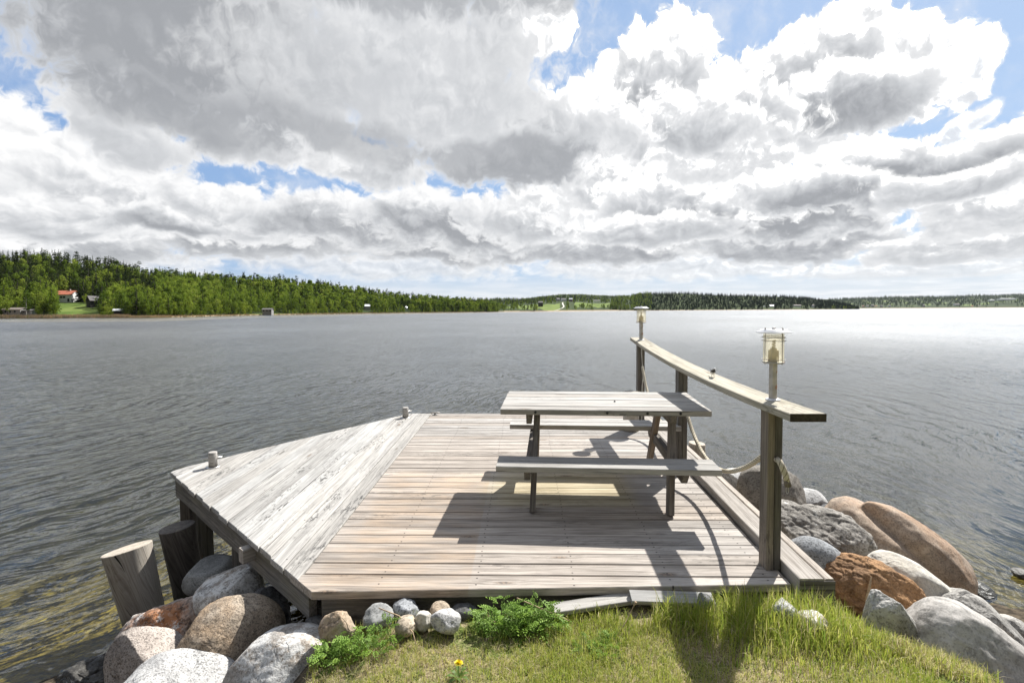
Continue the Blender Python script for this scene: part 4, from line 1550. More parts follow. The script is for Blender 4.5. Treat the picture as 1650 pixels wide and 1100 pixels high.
def trunk_mesh(h, r, limbs, seed):
    m = MB()
    rg = random.Random(seed)
    pts = [(0, 0, -.03), (rg.uniform(-.006, .006), rg.uniform(-.006, .006), h * .5), (rg.uniform(-.012, .012), rg.uniform(-.012, .012), h)]
    m.tube(pts, [r, r * .75, r * .2], 5)
    for i in range(limbs):
        z = h * rg.uniform(.35, .8)
        a = rg.uniform(0, 6.28)
        l = rg.uniform(.08, .16)
        m.tube([(0, 0, z), (l * math.cos(a), l * math.sin(a), z + l * .9)], [r * .4, r * .12], 4)
    me = bpy.data.meshes.new('trunk')
    me.from_pydata(m.v, [], m.f)
    return me, np.array(m.v), m.f


def tree_mat(name, stops, tint_node, trans=.3):
    m, g, out = new_mat(name)
    t = g.attr('tone')
    ti = g.node('ShaderNodeObjectInfo').outputs['Random'] if tint_node == 'obj' else g.attr('tint')
    k = g.m('ADD', g.m('MULTIPLY', t, .45), g.m('MULTIPLY', ti, .55))
    c = g.ramp(k, stops)
    df = g.node('ShaderNodeBsdfDiffuse', {'Color': c})
    tl = g.node('ShaderNodeBsdfTranslucent', {'Color': c})
    mx = g.node('ShaderNodeMixShader', {0: trans})
    g.nt.links.new(df.outputs[0], mx.inputs[1])
    g.nt.links.new(tl.outputs[0], mx.inputs[2])
    g.nt.links.new(mx.outputs[0], out.inputs[0])
    return m


ST = {
    'broad': [(0, (.032, .058, .013)), (.3, (.095, .145, .021)), (.6, (.195, .265, .034)), (.85, (.30, .355, .055)), (1, (.28, .265, .11))],
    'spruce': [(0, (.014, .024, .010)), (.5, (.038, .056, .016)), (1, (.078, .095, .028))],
    'dark': [(0, (.006, .015, .008)), (.5, (.012, .025, .012)), (1, (.020, .038, .016))],  # cloud shadow over the wooded point put into the foliage colour
    'far': [(0, (.025, .04, .02)), (.5, (.05, .085, .03)), (1, (.10, .15, .045))],
}
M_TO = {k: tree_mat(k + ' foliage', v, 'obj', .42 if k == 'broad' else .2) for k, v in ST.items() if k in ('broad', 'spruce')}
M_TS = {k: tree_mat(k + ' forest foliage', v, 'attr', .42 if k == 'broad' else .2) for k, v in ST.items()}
M_TRUNK = plain('bark', (.13, .105, .085), .9)
M_BIRCH = plain('birch bark', (.5, .48, .44), .85, 0, .35, 8)

KIND = {
    'broad': [crown_broad(s) for s in (1, 2, 3)] + [crown_broad(4, 380, .22, .10, 10), crown_broad(5, 380, .20, .16, 9), crown_broad(6, 420, .36, .08, 11)],
    'spruce': [crown_spruce(s) for s in (11, 12, 13)] + [crown_spruce(14, 420, .155, .08, .7, .034, .35), crown_spruce(15, 420, .22, .03, 1.0, .038, .25)],
    'pine': [crown_pine(s) for s in (21, 22, 23)],
}
LOW = {
    'broad': [crown_broad(s, 130, .27, .05, 7, .065) for s in (31, 32, 33, 34)],
    'spruce': [crown_spruce(s, 150, .23, .03, .8, .06) for s in (41, 42, 43, 44)],
}
TRUNK = {'broad': trunk_mesh(.8, .016, 4, 1), 'spruce': trunk_mesh(.97, .014, 0, 2), 'pine': trunk_mesh(.93, .014, 5, 3)}


# ------------------------------------------------------------------ buildings across the water
P_WHITE = plain('white painted boards', (.72, .72, .70), .7, 0, .06, 2)
P_GREYB = plain('grey boards', (.30, .29, .28), .8, 0, .15, 2)
P_DARKB = plain('dark tarred boards', (.030, .026, .024), .8, 0, .2, 2)
P_BROWN = plain('brown boards', (.14, .10, .08), .8, 0, .2, 2)
P_TILE = plain('red roof tiles', (.50, .155, .085), .8, 0, .12, 3)
P_DROOF = plain('dark roof felt', (.14, .13, .125), .8, 0, .2, 2)
P_LROOF = plain('pale sheet roof', (.66, .68, .70), .5, .1, .06, 2)
P_GROOF = plain('grey brown roof', (.24, .20, .175), .8, 0, .15, 2)
P_GLASS = plain('dark window glass', (.03, .035, .04), .15)
P_STONE = plain('grey stone wall', (.36, .35, .33), .9, 0, .2, 2)
CLEAR = []      # (u, half width, Y): keep trees out of the sight line in front of a building


def house(name, label, x, y, Y, w, d, h, roof_h, yaw, wall, roof, cat='house', win=None, clear=True, group=None, overhang=.4, chimney=False):
    """gabled house with its front wall facing the lake; ridge along the front"""
    u = U(x)
    z = HW + (horizon_px(x) - y) / FPX * Y
    t = thing(name, label, cat, (u * Y, Y, z), R(yaw), WORLD, group)
    b = MB()
    b.bar((-w / 2, 0, h / 2 - 1.5), (w / 2, 0, h / 2 - 1.5), d, h + 3, ch=.02)
    for s in (-1, 1):
        x0 = s * (w / 2)
        b.add([(x0, -d / 2, h), (x0, d / 2, h), (x0, 0, h + roof_h), (x0 - s * .2, -d / 2, h), (x0 - s * .2, d / 2, h), (x0 - s * .2, 0, h + roof_h)], [(0, 1, 2), (5, 4, 3), (0, 2, 5, 3), (1, 4, 5, 2)])
    b.build('wall', wall, t)
    b = MB()
    o = overhang
    k = roof_h / (d / 2)
    for s in (-1, 1):
        ye, ze = s * (d / 2 + o), h - o * k
        xs = w / 2 + o
        vs = [(-xs, 0, h + roof_h + .05), (xs, 0, h + roof_h + .05), (xs, ye, ze + .05), (-xs, ye, ze + .05), (-xs, 0, h + roof_h + .3), (xs, 0, h + roof_h + .3), (xs, ye, ze + .25), (-xs, ye, ze + .25)]
        b.add(vs, [(0, 1, 2, 3), (7, 6, 5, 4), (3, 2, 6, 7), (0, 3, 7, 4), (2, 1, 5, 6)])
    ro = b.build('roof', roof, t)
    if chimney:
        MB().bar((w * .2, 0, h + roof_h - .3), (w * .2, 0, h + roof_h + 1.1), .7, .7, up=(0, 1, 0), ch=.02).build('chimney', P_STONE, ro)
    for (wx, wz, ww, wh) in (win or []):
        b = MB()
        b.bar((wx - ww / 2, -d / 2 - .03, wz), (wx + ww / 2, -d / 2 - .03, wz), .08, wh, ch=.01)
        b.build('window', P_GLASS, t)
    if clear:
        CLEAR.append((u, (w * .55 + 1) / Y, Y))
    return t


hs = house('lake_house', 'white house with red tiled roof above a lawn on the left hillside', 108, 487, 292, 9.4, 7, 4.4, 2.1, 8, P_WHITE, P_TILE,
           win=[(-1.9, 2.9, 1.2, 1.1), (-.5, 2.9, 1.2, 1.1), (1.0, 2.9, 1.2, 1.1), (3.2, 1.2, 1.0, 1.9)], chimney=True)
b = MB()
b.bar((-3.5, -6.2, -.6), (9.5, -6.2, -.6), .3, 1.0, ch=.02)
b.bar((-3.5, -4.8, -.2), (9.5, -4.8, -.2), 2.6, .2, ch=.02)
b.build('terrace', P_STONE, hs)
house('boathouse', 'dark tarred house with pale roof edge right of the red roofed house', 151, 491, 275, 4.6, 4.6, 2.4, 2.2, 62, P_DARKB, P_DROOF, 'house', [(0, 1.6, 1.4, .8)])
house('long_shed', 'long grey shed with a row of dark windows at the left waterside', 24, 505.5, 248, 8.2, 3.6, 2.0, .8, 3, P_GREYB, P_GROOF, 'shed', [(-2.7, 1.1, .8, 1.0), (-.6, 1.1, .8, 1.0), (1.6, 1.1, .8, 1.0)])
house('low_shed', 'low dark grey shed beside the long grey shed on the left shore', 47, 505.5, 249, 5.0, 3.2, 1.5, .5, -2, P_GREYB, P_DROOF, 'shed', [(-1, .9, .8, .5), (1, .9, .8, .5)])
house('shore_hut', 'small hut with white sloping roof in the bushes behind the beach', 191, 505, 249, 3.6, 3.0, 1.3, .75, 30, P_DARKB, P_LROOF, 'hut')
house('cabin', 'small grey cabin with pale window frames on the green shore lawn', 432, 503.2, 356, 6.2, 4.2, 1.9, .8, 5, P_GREYB, P_DROOF, 'cabin', [(-2.2, 1.3, .9, 1), (0, 1.3, .9, 1), (2.2, 1.3, .9, 1)])
house('villa', 'white roofed house showing among the birches of the left shore', 591, 496, 530, 6, 5, 1.8, 1.7, 35, P_GREYB, P_LROOF, 'house')
house('garden_house', 'tiny white gable among trees further along the left shore', 655, 498, 600, 3.2, 3.2, 1.8, 1.2, 60, P_WHITE, P_LROOF, 'house')
house('barn', 'dark brown barn on the green field beyond the point', 871, 491.5, 980, 8.5, 7, 5, 2.2, 5, P_DARKB, P_DROOF, 'barn')
house('farm_house', 'white farm building at the top of the pale farm road', 908, 484.6, 1330, 13, 8, 4.2, 2.2, 10, P_WHITE, P_DROOF, 'house')
house('farm_wing', 'grey farm building left of the white one at the road top', 899, 484.0, 1340, 9, 8, 4, 2.2, 30, P_GREYB, P_DROOF, 'house')
house('red_barn', 'brown farm building right of the white one at the road top', 920, 484.4, 1335, 9, 8, 4, 2.5, -15, P_BROWN, P_LROOF, 'barn')
house('field_barn', 'long pale barn on the bright green field', 962, 486.2, 1330, 17, 8, 3.0, 1.8, 2, P_WHITE, P_DROOF, 'barn')
house('point_house', 'white house low on the dark wooded point', 1243, 495.3, 1155, 9, 7, 4.0, 2.0, 5, P_WHITE, P_LROOF, 'house')
house('point_gable', 'narrow white gable left of the white house on the dark point', 1232, 495.5, 1150, 3, 4, 2.4, 1.6, 80, P_WHITE, P_LROOF, 'house')
house('point_terrace', 'row of low pale houses right of the white house on the dark point', 1284, 493.2, 1180, 17, 6, 2.0, 1.4, 4, P_WHITE, P_GROOF, 'house')
house('point_lodge', 'last small pale house near the tip of the dark point', 1310, 493.0, 1190, 4, 4, 2.0, 1.2, 4, P_WHITE, P_GROOF, 'house')
house('long_hall', 'long white hall high on the distant hills at the right', 1621, 483.0, 2950, 84, 30, 7, 1.5, 0, P_WHITE, P_LROOF, 'hall')
house('small_hall', 'shorter white hall left of the long one on the distant hills', 1597, 484.3, 2930, 24, 20, 5, 1.5, 0, P_WHITE, P_LROOF, 'hall')
house('hill_block', 'pale block under trees in the middle of the distant hills', 1541, 491.3, 2800, 26, 14, 6, 2, 5, P_WHITE, P_GROOF, 'house')
for i, x in enumerate((1391, 1398, 1406, 1411, 1420, 1433, 1566, 1577, 1488)):
    house('village_house', 'tiny pale house of the distant village at the foot of the hills', x, 494.6 - (i % 3) * .7, 2760 + 15 * (i % 4), 9 + (i * 5) % 6, 8, 5, 3, (i * 37) % 50 - 25, P_WHITE if i % 2 else P_GREYB, P_GROOF if i % 3 else P_TILE, 'house', group='houses of the distant village')

jt = thing('jetty', 'long low dark jetty at the tip of the left shore', 'jetty', (U(781) * 660, 660, 0))
MB().bar((-17, 0, .9), (18, 0, .9), 2.5, .5, ch=.02).build('deck', P_BROWN, jt)
for k in range(8):
    MB().bar((-16 + k * 4.7, -1.1, -1.5), (-16 + k * 4.7, -1.1, 1.0), .3, .3, up=(0, 1, 0), ch=.01).build('pile', P_DARKB, jt)
jt = thing('jetty', 'low dark jetty further off in front of the green fields', 'jetty', (U(862) * 800, 800, 0))
MB().bar((-24, 0, .7), (20, 0, .7), 2.5, .5, ch=.02).build('deck', P_BROWN, jt)
for k in range(8):
    MB().bar((-22 + k * 5.6, -1.1, -1.5), (-22 + k * 5.6, -1.1, .6), .3, .3, up=(0, 1, 0), ch=.01).build('pile', P_DARKB, jt)

# pale farm road, a strip laid on the hillside
pts = [(893, .0), (900, .05), (906, .11), (909, .19), (907.5, .27), (906.5, .34), (907, .40)]
vs = []
for x, t in pts:
    for s in (-1, 1):
        w = 1.0 if t < .15 else 1.3
        X, Y, Z = MID.pos(U(x + s * w * .8), t)
        vs.append((float(X), float(Y), float(Z) + .6))
rd = obj('road', np_mesh('road', vs, [(2 * i, 2 * i + 1, 2 * i + 3, 2 * i + 2) for i in range(len(pts) - 1)]), plain('gravel', (.55, .52, .46), .9, 0, .1, 1))
tag(rd, kind='structure')


# ------------------------------------------------------------------ scatter the forests
def scatter(hill, n, x0, x1, t0, t1, seed, spec, hrange, keep=None, bias=1.0):
    rg = np.random.default_rng(seed)
    x = rg.uniform(x0, x1, n)
    t = t0 + (t1 - t0) * rg.uniform(0, 1, n) ** bias
    if keep is not None:
        k = keep(x, t)
        x, t = x[k], t[k]
    X, Y, Z = hill.pos(U(x), t)
    out = []
    for i in range(len(x)):
        if any(abs(U(x[i]) - u) < hw and Y[i] < yy + 4 for u, hw, yy in CLEAR):
            continue
        sp, hs_ = spec(x[i], t[i], rg)
        out.append([sp, X[i], Y[i], Z[i], rg.uniform(*hrange) * hs_, rg.uniform(0, 6.28), rg.uniform(0, 1), x[i], t[i]])
    return out


def left_spec(x, t, rg):
    if x < 250:
        pc = .80 if t > .26 else (.32 if t > .10 else .06)
    elif x < 530:
        pc = .55 if t > .86 else (.16 if t > .2 else .10)
    else:
        pc = .5 if t > .72 else .22
    if rg.uniform() < pc:
        if rg.uniform() < .18 and t > .4:
            return 'pine', 1.12
        return 'spruce', 1.08
    return 'broad', 1.0 if t > .15 else .9


def left_keep(x, t):
    k = ~((x > 96) & (x < 160) & (t < .25))
    k &= ~((x > 405) & (x < 455) & (t < .05))
    return k


FOREST = scatter(LEFT, 4300, -330, 803, .03, 1.06, 5, left_spec, (8.5, 13.5), left_keep, .95)
FOREST += scatter(LEFT, 1300, -1290, -330, .03, 1.04, 8, left_spec, (8, 12.5))
FOREST += scatter(LEFT, 300, -60, 800, .02, .10, 6, lambda x, t, rg: ('broad', .62), (7, 12), left_keep)
FOREST += scatter(LEFT, 260, -200, 700, .93, 1.03, 7, lambda x, t, rg: (('pine' if rg.uniform() < .25 else 'spruce'), 1.1), (9, 14))
# hand placed trees that stand out in the photo: kind, x, t, height, label
FEATURE = [
    ('broad', 12, .03, 10.5, 'bright green spreading tree at the far left of the shore'),
    ('birch', 43, .035, 13.0, 'tall pale stemmed birch standing between the two grey sheds'),
    ('broad', 75, .10, 11.5, 'rounded green tree left of the lawn below the red roofed house'),
    ('spruce', 66, .22, 15.0, 'dark spruce rising behind the tree left of the lawn'),
    ('broad', 88, .06, 6.5, 'low green tree at the left edge of the lawn'),
    ('birch', 122, .42, 14.0, 'slim pale birch standing behind the red roofed house'),
    ('broad', 138, .22, 6.5, 'small rounded tree between the red roofed house and the dark one'),
    ('pine', 226, .93, 17.0, 'tallest pine breaking the skyline of the left hill'),
    ('pine', 236, .95, 14.0, 'thin pine on the skyline right of the tallest one'),
    ('spruce', 180, .96, 15.0, 'pointed spruce on the skyline left of the tallest pine'),
    ('broad', 266, .12, 11.5, 'yellow green tree right of the dark spruces above the beach'),
    ('spruce', 250, .22, 17.0, 'big dark spruce above the middle of the beach'),
    ('spruce', 236, .20, 15.5, 'big dark spruce left of the biggest one above the beach'),
    ('broad', 320, .10, 11.0, 'wide olive green tree behind the right end of the beach'),
    ('broad', 386, .05, 9.5, 'pale rounded tree left of the grey cabin'),
    ('pine', 737, .55, 16.0, 'lone tall pine standing above the trees near the point'),
    ('pine', 750, .7, 13.5, 'second shorter pine right of the lone tall one near the point'),
    ('pine', 670, .8, 13.0, 'ragged tall pine on the falling skyline before the point'),
    ('broad', 797, .25, 11.0, 'rounded pale tree at the very end of the left shore'),
]
feat = []
for sp, x, t, h, lab in FEATURE:
    X, Y, Z = LEFT.pos(U(x), t)
    feat.append((sp, float(X), float(Y), float(Z), h, random.uniform(0, 6.28), lab))

crown_me = {}
for k, L in KIND.items():
    crown_me[k] = []
    for v, tone in L:
        q = np.arange(len(v)).reshape(-1, 4)
        me = np_mesh('crown', v, q, None, {'tone': tone})
        me.materials.append(M_TO['broad' if k == 'broad' else 'spruce'])
        crown_me[k].append(me)
trunk_me = {}
for k in TRUNK:
    me = TRUNK[k][0]
    me.materials.append(M_TRUNK)
    trunk_me[k] = me
tb_ = TRUNK['broad'][0].copy()
tb_.materials.clear()
tb_.materials.append(M_BIRCH)
trunk_me['birch'] = tb_
PROTO = {}


def plant(sp, x, y, z, h, rz, label, group, k):
    """one tree: an empty with a crown and a trunk, mesh data shared between trees"""
    kind = 'broad' if sp == 'birch' else sp
    nm = {'broad': 'broadleaf_tree', 'birch': 'birch_tree', 'spruce': 'spruce_tree', 'pine': 'pine_tree'}[sp]
    vi = k % len(crown_me[kind]) if sp != 'birch' else 3 + k % 2
    key = (sp, vi)
    M = Matrix.Translation((x, y, z)) @ Matrix.Rotation(rz, 4, 'Z') @ Matrix.Diagonal((h * (.92 + .03 * (k % 6)), h * (.92 + .03 * (k % 5)), h, 1))
    if key not in PROTO:
        r = bpy.data.objects.new(nm, None)
        COL.objects.link(r)
        c = obj('crown', crown_me[kind][vi], None, r)
        t = obj('trunk', trunk_me[sp], None, r)
        PROTO[key] = (r, c, t)
    else:
        r0, c0, t0 = PROTO[key]
        r = r0.copy()
        COL.objects.link(r)
        for s in (c0, t0):
            q = s.copy()
            COL.objects.link(q)
            q.parent = r
    r.matrix_world = M
    tag(r, label, 'tree', group)


for i, (sp, x, y, z, h, rz, lab) in enumerate(feat):
    plant(sp, x, y, z, h, rz, lab, 'trees that stand out on the left shore', i)

size = np.array([f[4] / f[2] * (1.6 if f[8] < .12 else (1.25 if f[8] < .3 else 1.0)) for f in FOREST])
vis = np.array([f[7] > -5 for f in FOREST])
order = np.argsort(-size * vis)
single = set()
cnt = {'broad': 0, 'spruce': 0, 'pine': 0}
LIMIT = {'broad': 150, 'spruce': 110, 'pine': 30}
TXT = {'broad': ('leafy green tree in the dense mixed wood of the left shore', 'leafy trees of the left shore wood'),
       'spruce': ('dark spruce in the dense wood on the left hillside', 'spruces of the left hillside wood'),
       'pine': ('ragged pine in the dense wood on the left hillside', 'pines of the left hillside wood')}
for i in order:
    f = FOREST[i]
    if cnt[f[0]] >= LIMIT[f[0]] or not vis[i]:
        continue
    cnt[f[0]] += 1
    single.add(int(i))
    plant(f[0], f[1], f[2], f[3], f[4], f[5], TXT[f[0]][0], TXT[f[0]][1], int(i))


def merge(name, items, lib, pick, mat_order):
    """many trees as ONE stuff object"""
    Vs, Qs, tone, tint, mats, base = [], [], [], [], [], 0
    for it in items:
        sp, x, y, z, h, rz, ti = it[:7]
        kind, mi = pick(sp)
        v, tn = lib[kind][int(ti * 997) % len(lib[kind])]
        c, s = math.cos(rz), math.sin(rz)
        vv = np.stack([v[:, 0] * c - v[:, 1] * s, v[:, 0] * s + v[:, 1] * c, v[:, 2]], -1) * h + np.array([x, y, z])
        n = len(v)
        Vs.append(vv)
        Qs.append(np.arange(n).reshape(-1, 4) + base)
        base += n
        tone.append(tn)
        tint.append(np.full(n, ti))
        mats.append(np.full(n // 4, mi))
    me = np_mesh(name, np.concatenate(Vs), np.concatenate(Qs), None, {'tone': np.concatenate(tone), 'tint': np.concatenate(tint)})
    o = obj(name, me, mat_order)
    me.polygons.foreach_set('material_index', np.concatenate(mats).astype(np.int32))
    return tag(o, kind='stuff')


rest = [f for i, f in enumerate(FOREST) if i not in single]
near = [f for f in rest if f[2] < 460]
farr = [f for f in rest if f[2] >= 460]
two = [M_TS['broad'], M_TS['spruce']]
pick2 = lambda sp: (sp, 0 if sp == 'broad' else 1)
tag(merge('forest', near, KIND, pick2, two), 'dense mixed forest covering the left hillside', 'forest')
LOWP = dict(LOW)
LOWP['pine'] = KIND['pine']
tag(merge('forest', farr, LOWP, pick2, two), 'mixed green forest on the left shore towards the point', 'forest')

mid_items = scatter(MID, 2600, 735, 1060, .0, 1.03, 15, lambda x, t, rg: (('spruce', 1.0) if rg.uniform() < (.75 if t > .5 else .25) else ('broad', .85)), (7, 13), lambda x, t: (mid_field(x, t) < .5) & ~((np.abs(x - 907) < 3.0) & (t < .42) & (t > .12)) & ~((x > 866) & (x < 905) & (t < .1) & (np.sin(x * 1.7) < .7)), .8)
tag(merge('forest', mid_items, LOW, pick2, two), 'patchy woods between the green fields beyond the point', 'forest')
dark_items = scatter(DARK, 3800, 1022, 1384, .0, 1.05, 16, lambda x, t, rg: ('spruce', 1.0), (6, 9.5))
tag(merge('forest', dark_items, LOW, lambda sp: ('spruce', 0), [M_TS['dark']]), 'spruce forest on the wooded point, cloud shade painted into its dark foliage', 'forest')
d2 = scatter(DARK, 500, 985, 1050, .0, 1.0, 18, lambda x, t, rg: ('broad' if rg.uniform() < .6 else 'spruce', .8), (8, 13))
d2 += scatter(DARK, 70, 1340, 1384, .0, .35, 19, lambda x, t, rg: ('broad', .6), (7, 10))
tag(merge('forest', d2, LOW, pick2, two), 'lighter green trees at both ends of the wooded point', 'forest')
back_items = scatter(BACK, 5200, 1335, 1950, .0, 1.03, 17, lambda x, t, rg: (('spruce', 1.1) if t > .55 else ('broad', 1.0)), (11, 19), lambda x, t: back_field(x, t) < .5, .8)
tag(merge('forest', back_items, LOW, lambda sp: (sp, 0), [M_TS['far']]), 'distant woods on the low hills at the right', 'forest')

# shrubs along the beach: low bushes, one mass
bush = scatter(LEFT, 520, 100, 800, .004, .05, 21, lambda x, t, rg: ('broad', .42), (6, 11), lambda x, t: ~((x > 100) & (x < 152)) & ~((x > 205) & (x < 380) & (t < .02)) & ~((x > 385) & (x < 470)))
bush += scatter(LEFT, 130, -30, 800, .02, .06, 22, lambda x, t, rg: ('broad', .36), (6, 11), left_keep)
tag(merge('undergrowth', bush, KIND, lambda sp: ('broad', 0), [M_TS['broad']]), 'low green bushes along the left beach', 'bushes')

# beige reed fringe along the left waterline
rg = np.random.default_rng(33)
n = 9000
x = rg.uniform(-120, 800, n)
k = (x < 275) | ((x > 480) & (rg.uniform(size=n) < .45)) | (rg.uniform(size=n) < .25)
x = x[k]
n = len(x)
X, Y, Z = LEFT.pos(U(x), rg.uniform(-.012, .018, n))
h = rg.uniform(.6, 1.25, n) * np.where(x < 210, 1.25, .75)
w = rg.uniform(.12, .3, n)
Z = np.maximum(Z, 0) - .1
v = np.stack([np.stack([X - w, Y, Z], -1), np.stack([X + w, Y, Z], -1), np.stack([X + w * .6 + .1, Y + .1, Z + h], -1), np.stack([X - w * .6 + .1, Y + .1, Z + h], -1)], 1).reshape(-1, 3)
m, g, out = new_mat('dry reeds')
bsdf(g, out, g.ramp(g.attr('tone'), [(0, (.42, .32, .2)), (.7, (.66, .53, .37)), (1, (.40, .38, .15))]), .9, spec=.1)
rd = obj('reeds', np_mesh('reeds', v, np.arange(4 * n).reshape(-1, 4), None, {'tone': np.repeat(rg.uniform(0, 1, n), 4)}), m)
tag(rd, 'dry beige reeds fringing the left waterline', 'reeds', None, 'stuff')

# ------------------------------------------------------------------ air
HAZE = True
if HAZE:
    bmh = bmesh.new()
    bmesh.ops.create_cube(bmh, size=1)
    me = bpy.data.meshes.new('haze')
    bmh.to_mesh(me)
    bmh.free()
    mh, g, out = new_mat('thin lake haze')
    vol = g.node('ShaderNodeVolumePrincipled', {'Color': (.86, .92, 1.0, 1), 'Density': .000017, 'Anisotropy': .2})
    g.nt.links.new(vol.outputs[0], out.inputs['Volume'])
    hz = obj('haze', me, mh, None, Matrix.Translation((0, 4000, 92)) @ Matrix.Diagonal((19000, 10200, 216, 1)))
    tag(hz, kind='stuff')

# ------------------------------------------------------------------ sky
SUN_AZ, SUN_EL = 39.4, 46.7
EXPO = 0.72
wd = bpy.data.worlds.new('World')
scene.world = wd
wd.use_nodes = True
wd.node_tree.nodes.clear()
g = G(wd.node_tree)
SKY_STRENGTH = .1
K = 1.0 / (SKY_STRENGTH * 2 ** EXPO)      # display-linear value -> emission colour

dirv = g.vm('NORMALIZE', g.node('ShaderNodeTexCoord').outputs['Generated'])
dx, dy, dz = g.sep(dirv)
az = g.m('MULTIPLY', g.m('ARCTAN2', dx, dy), 180 / math.pi)
el = g.m('MULTIPLY', g.m('ARCSINE', dz), 180 / math.pi)
# detail lives on the dome; towards the horizon it is squeezed flat like a far cloud deck
q3 = g.xyz(g.m('MULTIPLY', az, .105), g.m('ADD', g.m('MULTIPLY', el, .052), g.m('MULTIPLY', g.m('LOGARITHM', g.m('ADD', g.m('MAXIMUM', el, 0.0), 3.2), math.e), 1.15)), 0.0)
elk = g.mr(el, 0, 12, .25, 1.0)


def billow(q):
    w = g.vm('ADD', q, g.vm('SCALE', g.vm('SUBTRACT', g.noise(q, 2.6, 3, .55, color=True, dims='2D'), (.5, .5, .5)), .34))
    v1 = g.voro(w, 2.3, dims='2D')
    v2 = g.voro(w, 5.6, dims='2D')
    n = g.noise(w, 6.5, 7, .62, dims='2D')
    return g.m('ADD', g.m('ADD', g.m('MULTIPLY', g.m('SUBTRACT', .45, v1), .42), g.m('MULTIPLY', g.m('SUBTRACT', .45, v2), .26)), g.m('MULTIPLY', g.m('SUBTRACT', n, .5), .9))


bl = billow(q3)
bl2 = billow(g.vm('ADD', q3, (.055, .075, 0)))
relief = g.m('SUBTRACT', bl, bl2)
soft = g.m('SUBTRACT', g.noise(q3, 1.9, 5, .55, dims='2D'), .5)
nA = g.vm('SUBTRACT', g.noise(q3, .9, 3, .5, color=True, dims='2D'), (.5, .5, .5))
a1 = g.sep(nA)
PW = g.xyz(g.m('ADD', az, g.m('MULTIPLY', a1[0], 8.0)), g.m('ADD', el, g.m('MULTIPLY', elk, g.m('MULTIPLY', a1[1], 5.0))), 0.0)

